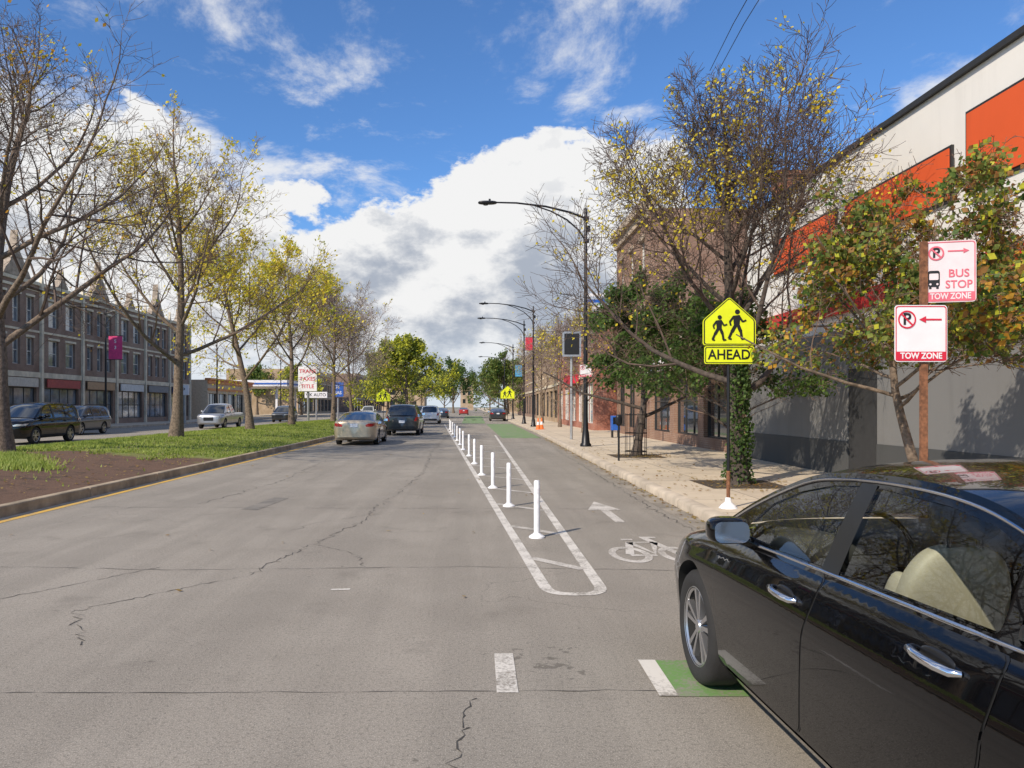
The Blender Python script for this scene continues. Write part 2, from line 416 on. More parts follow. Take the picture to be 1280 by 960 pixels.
b = MB(); b.face([(-6.79, -25, .004), (-6.66, -25, .004), (-6.66, 84, .004), (-6.79, 84, .004)]); struct(b.obj('road_marking', m_yel))

def ribbon(b, pts, wd, z=.004, m=0):
    n = len(pts)
    P = []
    for i in range(n):
        a = Vector(pts[max(i-1, 0)]); c = Vector(pts[min(i+1, n-1)]); t = (c-a).normalized(); nn = Vector((-t.y, t.x))
        ww = wd if not hasattr(wd, '__len__') else wd[i]
        P.append((Vector(pts[i])+nn*ww/2, Vector(pts[i])-nn*ww/2))
    for i in range(n-1):
        b.face([(P[i][1].x, P[i][1].y, z), (P[i+1][1].x, P[i+1][1].y, z), (P[i+1][0].x, P[i+1][0].y, z), (P[i][0].x, P[i][0].y, z)], m)
def lx(y): return .67-.0505*(y-6.9)
def rx(y): return 1.17+.004*(y-6.9)
b = MB()
pts = [(lx(y), y) for y in (70, 55, 40, 30, 22, 16, 12, 9, 7.6, 7.15)]
c = ((lx(7)+rx(7))/2, 7.1); hw = (rx(7)-lx(7))/2
pts += [(c[0]+hw*math.copysign(abs(math.cos(rad(a)))**.7, math.cos(rad(a))), c[1]+.36*math.copysign(abs(math.sin(rad(a)))**.7, math.sin(rad(a)))) for a in range(185, 356, 10)]
pts += [(rx(y), y) for y in (7.15, 7.6, 9, 12, 16, 22, 30, 38, 44)]
ribbon(b, pts, .11)
struct(b.obj('road_marking', m_white))
b = MB()
for y in (8.35, 10.6, 13, 15.6, 18.4, 21.5, 25, 29, 33.5, 38.5):
    wdt = rx(y)-lx(y)
    ribbon(b, [(lx(y)+.05, y), (rx(y)-.05, y-wdt*1.0)], .125, .0045)
struct(b.obj('road_marking', m_whitew))
b = MB(); ribbon(b, [(.205, 4.42), (.21, 5.12)], .125); struct(b.obj('road_marking', m_white))
b = MB(); ribbon(b, [(1.12, 4.36), (1.13, 4.98)], .11, .008); struct(b.obj('road_marking', m_white))
b = MB(); b.face([(1.175, 4.36, .004), (2.9, 4.36, .004), (2.9, 4.98, .004), (1.185, 4.98, .004)]); struct(b.obj('road_marking', m_green))
b = MB(); b.face([(1.55, 40, .004), (3.6, 40, .004), (3.75, 72, .004), (1.3, 72, .004)]); b.face([(-1.0, 74, .004), (1.3, 74, .004), (1.6, 130, .004), (-1.2, 130, .004)])
struct(b.obj('road_marking', m_green))
b = MB()
b.face([(2.04, 10.9, .004), (2.18, 10.9, .004), (2.18, 12.2, .004), (2.04, 12.2, .004)])
b.face([(1.84, 12.2, .004), (2.38, 12.2, .004), (2.11, 13.3, .004)])
struct(b.obj('road_marking', m_whitef))
b = MB()
def ell(cx, cy, ax, ay, wd, z=.004):
    n = 28
    for i in range(n):
        a0, a1 = 2*math.pi*i/n, 2*math.pi*(i+1)/n
        b.face([(cx+ax*math.cos(a0), cy+ay*math.sin(a0), z), (cx+ax*math.cos(a1), cy+ay*math.sin(a1), z), (cx+(ax-wd)*math.cos(a1), cy+(ay-wd*1.6)*math.sin(a1), z), (cx+(ax-wd)*math.cos(a0), cy+(ay-wd*1.6)*math.sin(a0), z)])
ell(1.76, 8.55, .23, .46, .08); ell(2.32, 8.55, .23, .46, .08)
for p in ([(1.76, 8.55), (1.9, 9.3), (2.2, 9.3)], [(2.32, 8.55), (2.15, 9.6)], [(1.9, 9.3), (2.05, 8.6), (2.2, 9.3)], [(1.76, 8.5), (2.05, 8.5)], [(1.84, 9.5), (1.98, 9.5)], [(2.1, 9.65), (2.30, 9.65)]):
    ribbon(b, p, .095, .0045)
struct(b.obj('road_marking', m_whitef))
b = MB()
for x in np.arange(-6, 3.5, 1.2): b.face([(x, 92, .004), (x+.5, 92, .004), (x+.5, 95, .004), (x, 95, .004)])
struct(b.obj('road_marking', m_whitew))
def crack(pts, wd, seed, jit=.05, step=.12):
    r = random.Random(seed); out = []
    for i in range(len(pts)-1):
        a, c = Vector(pts[i]), Vector(pts[i+1]); n = max(1, int((c-a).length/step))
        for k in range(n):
            p = a.lerp(c, k/n); out.append((p.x+r.gauss(0, jit), p.y+r.gauss(0, jit)))
    out.append(pts[-1])
    b = MB(); ribbon(b, out, [wd*r.uniform(.05, 1.2) for _ in out], .003)
    return struct(b.obj('road_crack', m_crack))
crack([(-6.5, 4.45), (-2, 4.42), (.9, 4.46), (2.5, 4.4)], .008, 1, .006)
crack([(-.02, 4.35), (-.05, 3.6), (-.06, 3.0), (.0, 2.2)], .012, 2, .02, .05)
crack([(-6.5, 8.05), (-3, 7.75), (0, 7.9), (3.3, 7.6)], .010, 3, .010)
crack([(-6.2, 5.2), (-4.2, 6.3), (-3.2, 7.9)], .011, 4, .015, .06)
crack([(-1.6, 13.0), (-1.55, 11.2), (-1.9, 9.2), (-2.2, 7.5), (-3.2, 6.2), (-2.7, 5.3)], .013, 5, .03, .06)
crack([(-1.9, 9.2), (-1.3, 8.6), (-1.1, 7.9)], .008, 15, .02, .06)
crack([(-1.6, 11.6), (-2.2, 10.9), (-2.5, 9.9)], .009, 16, .03, .08)
crack([(-1.5, 13), (-1.2, 19), (-1.5, 28), (-1.3, 45)], .018, 6, .05)
crack([(-6.5, 12.6), (0, 12.4), (3.3, 12.3)], .013, 7, .02)
crack([(-6.5, 19.3), (0, 19), (3.3, 18.8)], .018, 8, .02)
crack([(-6.5, 28), (3.4, 27.5)], .025, 9, .02)
crack([(-4.6, 13), (-4.2, 17), (-4.5, 24)], .016, 10, .05)
crack([(3.0, 7.5), (2.9, 12), (3.05, 20), (3.2, 30)], .018, 12, .03)
b = MB(); b.face([(-3.7, 12.3, .0035), (-3.42, 12.2, .0035), (-3.3, 13.8, .0035), (-3.58, 13.9, .0035)]); struct(b.obj('road_patch', m_patch))
b = MB(); b.face([(-1.27, 6.88, .004), (-1.1, 6.90, .004), (-1.1, 6.95, .004), (-1.27, 6.93, .004)]); struct(b.obj('road_marking', m_white))

# ------------------------------------------------------------------ delineator posts
def post():
    e = thing('delineator_post', 'white flexible plastic delineator post standing in the painted buffer', 'bollard', group='white posts along the bike lane buffer')
    b = MB(); b.lathe([(0, 0), (.10, 0), (.10, .018), (.075, .035), (.05, .05), (.045, .06), (.0, .06)], seg=20); b.obj('base', m_post, e, smooth=40)
    b = MB(); b.lathe([(.036, .05), (.038, .10), (.038, .70), (.03, .72), (0, .722)], seg=16); b.lathe([(.0395, .44), (.0395, .50)], seg=16, m=1); b.lathe([(.0395, .56), (.0395, .62)], seg=16, m=1); b.obj('tube', [m_post, m_sw], e, smooth=40)
    return e
pp = [(.815, 9.66), (.607, 12.67), (.42, 15.5), (.23, 18.4), (.07, 22), (-.1, 25.5), (-.34, 29.2), (-.52, 33), (-.72, 37), (-.93, 41.2), (-1.15, 45.5), (-1.38, 50), (-1.6, 55)]
p0 = post(); p0.location = (*pp[0], 0)
for q in pp[1:]: copy_thing(p0, (*q, 0), RND.uniform(0, 6))

# ------------------------------------------------------------------ vehicles
def pchip(tab):
    x = np.array([t[0] for t in tab], float); y = np.array([t[1] for t in tab], float)
    h = np.diff(x); dl = np.diff(y)/h; dd = np.zeros_like(y)
    for i in range(1, len(x)-1):
        if dl[i-1]*dl[i] > 0: dd[i] = 2*dl[i-1]*dl[i]/(dl[i-1]+dl[i])
    dd[0] = dl[0]; dd[-1] = dl[-1]
    def f(q):
        q = min(max(q, x[0]), x[-1]); i = min(int(np.searchsorted(x, q, 'right'))-1, len(h)-1)
        t = (q-x[i])/h[i]
        return float((2*t**3-3*t**2+1)*y[i]+(t**3-2*t**2+t)*h[i]*dd[i]+(-2*t**3+3*t**2)*y[i+1]+(t**3-t**2)*h[i]*dd[i+1])
    return f
def inpoly(p, poly):
    x, y = p; r_ = False; n = len(poly); j = n-1
    for i in range(n):
        xi, yi = poly[i]; xj, yj = poly[j]
        if (yi > y) != (yj > y) and x < (xj-xi)*(y-yi)/(yj-yi)+xi: r_ = not r_
        j = i
    return r_
def dens(poly, step, closed=True):
    out = []; n = len(poly)
    for i in range(n if closed else n-1):
        a, c = poly[i], poly[(i+1) % n]; L_ = math.hypot(c[0]-a[0], c[1]-a[1]); k = max(1, int(L_/step))
        for q in range(k): out.append((a[0]+(c[0]-a[0])*q/k, a[1]+(c[1]-a[1])*q/k))
    if not closed: out.append(poly[-1])
    return out
def roundp(poly, r, n=4):
    out = []; N = len(poly)
    for i in range(N):
        p = Vector(poly[i]); a = Vector(poly[i-1]); c = Vector(poly[(i+1) % N])
        la, lc = (a-p).length, (c-p).length; q = min(r, la*.4, lc*.4)
        s0 = p+(a-p)/la*q; s1 = p+(c-p)/lc*q
        for k in range(n+1):
            t = k/n; v = s0*(1-t)**2+p*2*t*(1-t)+s1*t*t; out.append((v.x, v.y))
    return out
def tri(poly, holes=(), step=.06):
    P = []; E = []
    for pl in [poly]+list(holes):
        d_ = dens(pl, step); b0 = len(P); P += d_; E += [(b0+i, b0+(i+1) % len(d_)) for i in range(len(d_))]
    B = np.array(P)
    x0, y0 = B.min(0); x1, y1 = B.max(0)
    xx = x0+step/2; row = 0
    while xx < x1:
        yy = y0+step/2*(1+(row % 2))
        while yy < y1:
            if inpoly((xx, yy), poly) and not any(inpoly((xx, yy), h) for h in holes):
                if np.min((B[:, 0]-xx)**2+(B[:, 1]-yy)**2) > (step*.45)**2: P.append((xx, yy))
            yy += step
        xx += step; row += 1
    v, e_, f, *_ = delaunay_2d_cdt([Vector(p) for p in P], E, [], 0, 1e-6)
    v = [(p.x, p.y) for p in v]; T = []
    for t in f:
        c = (sum(v[i][0] for i in t)/3, sum(v[i][1] for i in t)/3)
        if inpoly(c, poly) and not any(inpoly(c, h) for h in holes): T.append(tuple(t))
    return v, T
def catmull(q, sub):
    out = []; n = len(q)
    for i in range(n-1):
        P0, P1, P2, P3 = q[max(i-1, 0)], q[i], q[i+1], q[min(i+2, n-1)]
        for k in range(sub):
            f = k/sub
            out.append(tuple(.5*((2*P1[j])+(-P0[j]+P2[j])*f+(2*P0[j]-5*P1[j]+4*P2[j]-P3[j])*f*f+(-P0[j]+3*P1[j]-3*P2[j]+P3[j])*f**3) for j in (0, 1)))
    out.append(q[-1]); return out

m_tyre = M('tyre_rubber', (.022, .021, .020), .85, bump=.2)
m_rim = M('alloy_rim', (.55, .55, .56), .28, .9, var=.05)
m_chrome = M('chrome', (.75, .75, .76), .12, 1.0, var=.02)
m_trim = M('black_trim', (.01, .01, .01), .35)
m_under = M('wheel_well', (.012, .012, .012), .9)
m_glass = glassmat('car_glass', (.82, .87, .85))
m_glassd = M('car_glass_dark', (.012, .015, .017), .04, coat=1.0, spec=.8)
m_red = M('taillight_red', (.35, .01, .012), .15, coat=1)
m_hl = M('headlight_glass', (.55, .57, .6), .1, .4, coat=1)
m_plate = M('plate', (.6, .62, .66), .4)
m_beige = M('seat_leather_beige', (.70, .62, .46), .55, var=.08, scale=8)
m_beiged = M('interior_dark', (.07, .067, .062), .7)

def paint(name, col, metal=.0, rough=.3, spec=.5, coat=1.0):
    m, nt, out = newmat(name)
    pos = node(nt, 'ShaderNodeNewGeometry').outputs['Position']
    n1 = ntex(nt, pos, 3, 5, .7)
    c = mixc(nt, mrange(nt, n1, .3, .8), col, [min(1, x*1.15+.001) for x in col])
    p = node(nt, 'ShaderNodeBsdfPrincipled', {'Base Color': c, 'Roughness': rough, 'Metallic': metal, 'Coat Weight': coat, 'Specular IOR Level': spec, 'Coat Roughness': .015})
    nt.links.new(p.outputs[0], out.inputs[0]); return m

SPEC = {
 'sedan': dict(L=4.85, W=1.865, H=0, ax=(.93, 3.73), wr=.335,
  zc=[(0, .60), (.05, .70), (.25, .81), (.7, .92), (1.15, .985), (1.4, .98), (3.9, 1.03), (4.3, 1.06), (4.7, 1.08), (4.81, 1.04), (4.85, .93)],
  zt=[(0, .55), (.05, .64), (.25, .74), (.7, .855), (1.2, .92), (2, .955), (3.5, .99), (4.3, 1.02), (4.7, 1.02), (4.81, .97), (4.85, .88)],
  zb=[(0, .32), (.1, .21), (.5, .18), (4.3, .20), (4.7, .27), (4.85, .38)],
  rf=(.95, 2.9), rr=(.75, 3.4), tum=.40,
  gl=[(1.12, .955), (1.5, 1.155), (1.95, 1.32), (2.3, 1.37), (2.75, 1.385), (3.15, 1.362), (3.5, 1.285), (3.9, 1.17), (4.38, 1.03)], split=(2.15, 5.3),
  win=[[(1.46, 0), (2.42, 0), (2.44, 1.33), (2.2, 1.307), (1.95, 1.255), (1.7, 1.163)], [(2.52, 0), (3.42, 0), (3.40, 1.24), (3.25, 1.29), (3.0, 1.32), (2.53, 1.333)], [(3.48, 0), (3.86, .0), (3.66, 1.16), (3.47, 1.215)]],
  door=[[(1.36, .33), (1.45, .27), (2.30, .27), (2.35, .5), (2.47, 9), (1.30, 9), (1.33, .6)], [(2.315, .27), (3.28, .27), (3.33, .45), (3.46, .68), (3.50, 9), (2.485, 9), (2.365, .5)]],
  handle=[(2.20, .84), (3.24, .895)], mir=(1.72, 1.035),
  tail=[(.50, .80), (.90, .80), (.93, .95), (.60, .93), (.48, .88)]),
 'suv': dict(L=4.7, W=1.88, ax=(.9, 3.6), wr=.355,
  zc=[(0, .75), (.05, .9), (.25, 1.0), (.8, 1.08), (1.15, 1.11), (4.0, 1.12), (4.6, 1.12), (4.7, 1.04)],
  zt=[(0, .7), (.05, .84), (.25, .93), (.8, 1.0), (1.2, 1.03), (3.5, 1.07), (4.55, 1.08), (4.66, 1.06), (4.7, .98)],
  zb=[(0, .42), (.1, .28), (.5, .24), (4.3, .26), (4.6, .32), (4.7, .42)],
  rf=(.85, 3.2), rr=(.5, 4), tum=.27,
  gl=[(.98, 1.06), (1.4, 1.33), (1.8, 1.57), (2.2, 1.66), (3.0, 1.69), (3.9, 1.66), (4.3, 1.60), (4.5, 1.36), (4.64, 1.09)], split=(2.1, 6.05),
  win=[[(1.42, 0), (2.3, 0), (2.3, 1.60), (2.05, 1.59), (1.8, 1.50), (1.6, 1.36)], [(2.38, 0), (3.3, 0), (3.3, 1.61), (2.38, 1.61)], [(3.38, 0), (4.2, .0), (4.08, 1.48), (3.9, 1.56), (3.38, 1.60)]],
  door=[[(1.3, .33), (2.3, .33), (2.34, 9), (1.24, 9)], [(2.32, .33), (3.15, .33), (3.3, .72), (3.34, 9), (2.36, 9)]],
  handle=[(2.15, .93), (3.15, .95)], mir=(1.62, 1.16),
  tail=[(.66, .80), (.92, .80), (.93, 1.04), (.78, 1.05)]),
 'pickup': dict(L=5.6, W=1.95, ax=(.95, 4.45), wr=.38,
  zc=[(0, .85), (.05, 1.0), (.25, 1.09), (1.0, 1.16), (1.2, 1.17), (3.2, 1.2), (5.4, 1.2), (5.57, 1.18), (5.6, 1.1)],
  zt=[(0, .8), (.05, .92), (.25, 1.02), (1.0, 1.10), (3.2, 1.15), (5.4, 1.16), (5.57, 1.14), (5.6, 1.05)],
  zb=[(0, .45), (.1, .34), (.5, .32), (5.3, .34), (5.5, .42), (5.6, .5)],
  rf=(.7, 3.6), rr=(.3, 4), tum=.25,
  gl=[(1.12, 1.14), (1.5, 1.42), (1.85, 1.70), (2.2, 1.8), (2.8, 1.82), (3.15, 1.78), (3.3, 1.5), (3.38, 1.17)], split=(2.1, 5.1),
  win=[[(1.55, 0), (2.3, 0), (2.3, 1.73), (2.1, 1.72), (1.9, 1.62), (1.75, 1.5)], [(2.38, 0), (3.1, 0), (3.05, 1.7), (2.38, 1.73)]],
  door=[[(1.35, .42), (2.3, .42), (2.34, 9), (1.3, 9)], [(2.32, .42), (3.1, .42), (3.2, 9), (2.36, 9)]],
  handle=[(2.15, 1.0), (3.05, 1.02)], mir=(1.65, 1.27),
  tail=[(.80, .78), (.93, .78), (.93, 1.1), (.80, 1.1)]),
}
def wheel(par, x, y, r, side, hi):
    sgn = side
    seg = 48 if hi else 20
    b = MB(); b.lathe([(0, -.02*sgn), (.15 if hi else .12, -.02*sgn), (.15, -.045*sgn), (0, -.045*sgn)], axis='x', seg=seg)
    wo_ = b.obj('wheel', m_steel, par, smooth=40, loc=(x, y, r))
    tw = .105; ri = r*.70
    b = MB()
    prof = [(ri, -tw*.9), (ri+.02, -tw), (r-.05, -tw*1.04), (r-.02, -tw*.95), (r-.004, -tw*.78), (r, -tw*.5), (r, tw*.5), (r-.004, tw*.78), (r-.02, tw*.95), (r-.05, tw*1.04), (ri+.02, tw), (ri, tw*.9), (ri-.01, tw*.2), (ri-.01, -tw*.2), (ri, -tw*.9)]
    b.lathe(prof, axis='x', seg=seg); b.obj('tyre', m_tyre, wo_, smooth=35)
    b = MB()
    o_ = sgn*tw*.86
    b.lathe([(ri+.004, o_), (ri-.008, o_+sgn*.004), (ri-.02, o_-sgn*.015), (ri-.03, -sgn*.05), (0, -sgn*.052)], axis='x', seg=seg, m=1)
    b.lathe([(ri+.006, o_), (ri-.004, o_+sgn*.006), (ri-.022, o_-sgn*.01)], axis='x', seg=seg, m=0)
    b.lathe([(0, o_-sgn*.004), (.035, o_-sgn*.004), (.045, o_-sgn*.02), (.06, -sgn*.02)], axis='x', seg=seg, m=0)
    ns = 5
    for k in range(ns):
        a = 2*math.pi*k/ns+.3
        for off in (-.16, .16):
            def pt(rr, da, xo): return (xo, rr*math.cos(a+da), rr*math.sin(a+da))
            r0, r1 = .04, ri-.012
            wa, wb = .16, .05
            A = [pt(r0, off*1.5-wa*1.6, o_-sgn*.012), pt(r0, off*1.5+wa*1.6, o_-sgn*.012), pt(r1, off*1.25+wb*1.4, o_-sgn*.006), pt(r1, off*1.25-wb*1.4, o_-sgn*.006)]
            Bk = [(p[0]-sgn*.035, p[1], p[2]) for p in A]
            b.face(A); b.face(Bk[::-1])
            for i in range(4): b.face([A[i], Bk[i], Bk[(i+1) % 4], A[(i+1) % 4]])
    b.obj('rim', [m_rim, m_under], wo_, smooth=30)
    return wo_

def build_car(kind, pm, label, loc, heading=0, hi=False, category='car', group=None, name='car', glass=None, scale=1.0):
    sp_ = SPEC[kind]; L, W = sp_['L'], sp_['W']/2
    glass = glass or m_glassd
    zc, zt, zb = pchip(sp_['zc']), pchip(sp_['zt']), pchip(sp_['zb'])
    (Rf, pf), (Rr, pr) = sp_['rf'], sp_['rr']
    def wp(s):
        f = 1.0
        if s < Rf: f *= .30+.70*max(0, 1-((Rf-s)/Rf)**pf)**(1/pf)
        if s > L-Rr: f *= .30+.70*max(0, 1-((s-L+Rr)/Rr)**pr)**(1/pr)
        return W*f
    SUB = 3 if hi else 1
    def side_pts(s):
        w_ = wp(s); a, t = zb(s), zt(s); h = t-a
        q = [(.90*w_, a+.015), (.945*w_, a+.08*h), (.960*w_, a+.16*h), (.972*w_, a+.30*h), (.985*w_, a+.46*h), (.996*w_, a+.60*h), (1.0*w_, a+.70*h), (.990*w_, a+.77*h), (.972*w_, a+.85*h), (.95*w_, a+.94*h), (.91*w_, t)]
        return catmull(q, SUB) if SUB > 1 else q
    def sect(s):
        w_ = wp(s); a, t, c = zb(s), zt(s), zc(s)
        return [(0, a), (.80*w_, a)]+side_pts(s)+[(.85*w_, t+.30*(c-t)), (.74*w_, t+.62*(c-t)), (.5*w_, t+.88*(c-t)), (.25*w_, t+.97*(c-t)), (0, c)]
    Y = lambda s: L/2-s
    def bx(s, z):
        q = side_pts(s); return float(np.interp(z, [p[1] for p in q], [p[0] for p in q]))
    def xg(s, z):
        dz = z-zt(s); return .915*wp(s)-sp_['tum']*dz-.12*dz*max(dz, 0)
    ends = [0, .004, .012, .03, .055, .09, .14, .2, .27, .35, .45]
    st = ends+list(np.arange(.55, L-.5, .06 if hi else .12))+[L-q for q in reversed(ends)]
    root = thing(name, label, category, loc, heading, group)
    if scale != 1.0: root.scale = (scale,)*3
    b = MB(); nr = None
    for s in st:
        q = sect(s); ring = [(x, z) for x, z in q]+[(-x, z) for x, z in reversed(q[1:-1])]
        nr = len(ring); b.V += [(x, Y(s), z) for x, z in ring]
    for i in range(len(st)-1):
        for k in range(nr):
            k2 = (k+1) % nr; b.F.append((i*nr+k, i*nr+k2, (i+1)*nr+k2, (i+1)*nr+k)); b.I.append(0)
    b.F.append(tuple(range(nr))); b.I.append(0); b.F.append(tuple((len(st)-1)*nr+k for k in reversed(range(nr)))); b.I.append(0)
    body = b.obj('body', [pm, m_under], root, smooth=32)
    cutters = []
    for a in sp_['ax']:
        for sx in (-1, 1):
            c = MB(); rr = sp_['wr']+.04
            x0, x1 = sorted((sx*(W-.30), sx*(W+.2)))
            c.lathe([(0, x0), (rr, x0), (rr, x1), (0, x1)], c=(0, Y(a), sp_['wr']+.015), axis='x', seg=48 if hi else 24, m=1)
            cutters.append(c.obj('cutter', [pm, m_under], None, smooth=40))
    if kind == 'pickup':
        c = MB(); c.box(-.78, Y(5.5), .75, .78, Y(3.5), 1.5, 1); cutters.append(c.obj('cutter', [pm, m_under], None, merge=True, smooth=40))
    if hi:
        c = MB(); c.box(-.76, Y(3.95), .55, .76, Y(1.55), 1.5, 1); cutters.append(c.obj('cutter', [pm, m_under], None, merge=True, smooth=40))
    body.parent = None
    for c in cutters:
        md = body.modifiers.new('c', 'BOOLEAN'); md.object = c; md.operation = 'DIFFERENCE'; md.solver = 'EXACT'
    dg = bpy.context.evaluated_depsgraph_get(); dg.update()
    me = bpy.data.meshes.new_from_object(body.evaluated_get(dg))
    body.modifiers.clear()
    if len(me.polygons) > 100:
        me.polygons.foreach_set('use_smooth', [True]*len(me.polygons)); me.set_sharp_from_angle(angle=rad(32)); body.data = me
    for c in cutters: bpy.data.objects.remove(c)
    body.parent = root
    stp = .05 if hi else .14
    def side_mesh(pb, poly, holes, fx, off, m=0, step=None, both=True):
        v, T = tri(poly, holes, step or stp)
        for sx in ((-1, 1) if both is True else (both,)):
            b0 = len(pb.V); pb.V += [(sx*(fx(s, z)+off), Y(s), z) for s, z in v]
            pb.F += [tuple(b0+i for i in t) for t in T]; pb.I += [m]*len(T)
    gl = sp_['gl']; N = len(gl)
    def gpt(t):
        i = min(int(t), N-2); f = t-i
        P0, P1, P2, P3 = gl[max(i-1, 0)], gl[i], gl[i+1], gl[min(i+2, N-1)]
        return tuple(.5*((2*P1[k])+(-P0[k]+P2[k])*f+(2*P0[k]-5*P1[k]+4*P2[k]-P3[k])*f*f+(-P0[k]+3*P1[k]-3*P2[k]+P3[k])*f**3) for k in (0, 1))
    nT = (N-1)*(6 if hi else 3)
    line = [gpt(t) for t in np.linspace(0, N-1, nT+1)]
    bel = lambda s: zt(s)+.03
    wins = []
    for wv in sp_['win']:
        wins.append(roundp([(s, bel(s) if z == 0 else z) for s, z in wv], .035))
    s0, s1 = gl[0][0], gl[-1][0]
    bot = [(s, zt(s)-.02) for s in np.linspace(s1, s0, 24)]
    sa, sb_ = sp_['win'][0][0][0], sp_['win'][-1][1][0]
    for sx in (-1, 1):
        b = MB(); side_mesh(b, line+bot, wins, xg, 0, both=sx); b.obj('side_frame', pm, root, smooth=30)
        for i, wv in enumerate(wins):
            b = MB(); side_mesh(b, wv, [], xg, -.008, both=sx); b.obj('window', glass, root, smooth=60)
        b = MB(); side_mesh(b, [(sp_['win'][0][1][0]-.02, bel(2.4)-.02), (sp_['win'][1][0][0]+.02, bel(2.5)-.02), (sp_['win'][1][0][0]+.02, sp_['win'][1][-1][1]+.01), (sp_['win'][0][2][0]-.02, sp_['win'][0][2][1]+.01)], [], xg, .004, both=sx); b.obj('pillar_cover', m_trim, root, smooth=60)
        tm_ = m_chrome if kind == 'sedan' else m_trim
        b = MB(); pts = [(sx*(xg(s, bel(s)-.012)+.006), Y(s), bel(s)-.012) for s in np.linspace(sa-.1, sb_+.05, 30)]
        b.tube(pts, .008, 6); b.obj('window_trim', tm_, root, smooth=60)
        if kind == 'sedan':
            b = MB(); pts = [(sx*(xg(s, z-.028)+.004), Y(s), z-.028) for s, z in line if s < sb_+.05 and s > sa-.25]
            b.tube(pts, .007, 6); b.obj('window_trim', tm_, root, smooth=60)
    spl = sp_['split']; tt = list(np.linspace(0, N-1, nT+1)); nq = 16
    tt = sorted(set([round(t, 4) for t in tt]+[spl[0], spl[1]]))
    rows = []
    for t in tt:
        s, z = gpt(t); a_, c_ = gpt(max(0, t-.05)), gpt(min(N-1, t+.05))
        ds, dz = c_[0]-a_[0], c_[1]-a_[1]; l_ = math.hypot(ds, dz); ns_, nz_ = -dz/l_, ds/l_
        x_ = xg(s, z)
        cr = .06
        row = []
        for k in range(nq+1):
            q = -1+2*k/nq; q = math.copysign(abs(q)**.8, q)
            g = 1-abs(q)**2.4
            row.append((q*x_, Y(s+ns_*cr*g), z+nz_*cr*g))
        rows.append(row)
    for nm, t0, t1, gm in (('windshield', 0, spl[0], glass), ('roof', spl[0], spl[1], pm), ('rear_window', spl[1], N-1, glass)):
        idx = [i for i, t in enumerate(tt) if t0-1e-6 <= t <= t1+1e-6]
        b = MB(); b2 = {0: MB(), nq-1: MB()}
        for i, j in zip(idx[:-1], idx[1:]):
            for k in range(nq):
                quad = [rows[i][k], rows[i][k+1], rows[j][k+1], rows[j][k]]
                (b2[k] if (k in b2 and nm != 'roof') else b).face(quad)
        b.obj(nm, gm, root, smooth=50)
        if nm != 'roof':
            for q in b2.values(): q.obj('pillar', pm, root, smooth=50)
    for i, dp in enumerate(sp_['door']):
        poly = []
        for s, z in dp: poly.append((s, zt(s)-.004 if z == 9 else z))
        rp = dens(roundp(poly, .06), .05)
        cx_, cz_ = sum(a[0] for a in rp)/len(rp), sum(a[1] for a in rp)/len(rp)
        for sx in (-1, 1):
            b = MB(); side_mesh(b, roundp(poly, .06), [], bx, .004, both=sx, step=.03 if (hi and sx < 0) else None); dr = b.obj('door', pm, root, smooth=45)
            hs, hz = sp_['handle'][i]
            hx = bx(hs, hz)
            b = MB()
            pts = [(sx*(hx+q[1]), Y(hs-q[0]), hz+q[0]*.04) for q in ((-.115, .004), (-.10, .028), (-.05, .040), (0, .043), (.05, .040), (.10, .028), (.115, .004))]
            b.tube(pts, [.010, .014, .015, .015, .015, .014, .010], 10)
            b.obj('handle', m_chrome if kind == 'sedan' else pm, dr, smooth=60)
            if hi:
                b = MB(); b.sell((sx*(hx+.0), Y(hs), hz), (.010, .09, .032), .9, 20, 10); b.obj('handle_recess', m_trim, dr, smooth=60)
            b = MB(); n = len(rp)
            def o_(a, f):
                v_ = Vector((a[0]-cx_, a[1]-cz_)).normalized()*f; return (a[0]+v_.x, a[1]+v_.y)
            for k in range(n):
                p, q = rp[k], rp[(k+1) % n]
                Q = [o_(p, -.006), o_(q, -.006), o_(q, .009), o_(p, .009)]
                b.face([(sx*(bx(s, min(z, zt(s)))+.0018), Y(s), z) for s, z in Q])
            b.obj('door_seam', m_trim, dr)
    for sx in (-1, 1):
        b = MB(); side_mesh(b, [(sp_['ax'][0]+.48, zb(1.5)+.012), (sp_['ax'][1]-.48, zb(3)+.012), (sp_['ax'][1]-.46, zb(3)+.07), (sp_['ax'][0]+.46, zb(1.5)+.07)], [], bx, .006, both=sx); b.obj('sill', pm if hi else m_trim, root, smooth=50)
    ms, mzz = sp_['mir']
    for sx in (-1, 1):
        x0 = .915*wp(ms)
        b = MB(); b.sell((sx*(x0+.135), Y(ms)+.02, mzz), (.098, .075, .066), .62, 24, 14); b.tube([(sx*(x0-.02), Y(ms), mzz-.08), (sx*(x0+.04), Y(ms)+.01, mzz-.05), (sx*(x0+.09), Y(ms)+.02, mzz-.035)], [.03, .028, .028], 8)
        mo = b.obj('mirror', pm, root, smooth=50)
        b = MB(); pl = rrect(-.085, -.051, .085, .051, .035); b.face([(sx*(x0+.135)+a, Y(ms)-.060+c_*.06, mzz+c_) for a, c_ in pl]); b.obj('mirror_glass', m_chrome, mo)
    front_s = lambda x: Rf-Rf*max(0, 1-(max(0, (abs(x)/W/.985-.30)/.70))**pf)**(1/pf)
    rear_s = lambda x: L-Rr+Rr*max(0, 1-(max(0, (abs(x)/W/.985-.30)/.70))**pr)**(1/pr)
    def endmesh(nm, poly, mat, rear, off=.012, both=True, step=None):
        v, T = tri(poly, [], step or (.04 if hi else .08))
        for sx in ((-1, 1) if both else (1,)):
            b = MB()
            for x, z in v:
                s = rear_s(x)+off if rear else front_s(x)-off
                b.V.append((sx*x, Y(s), z))
            b.F = list(T); b.I = [0]*len(T); b.obj(nm, mat, root, smooth=60)
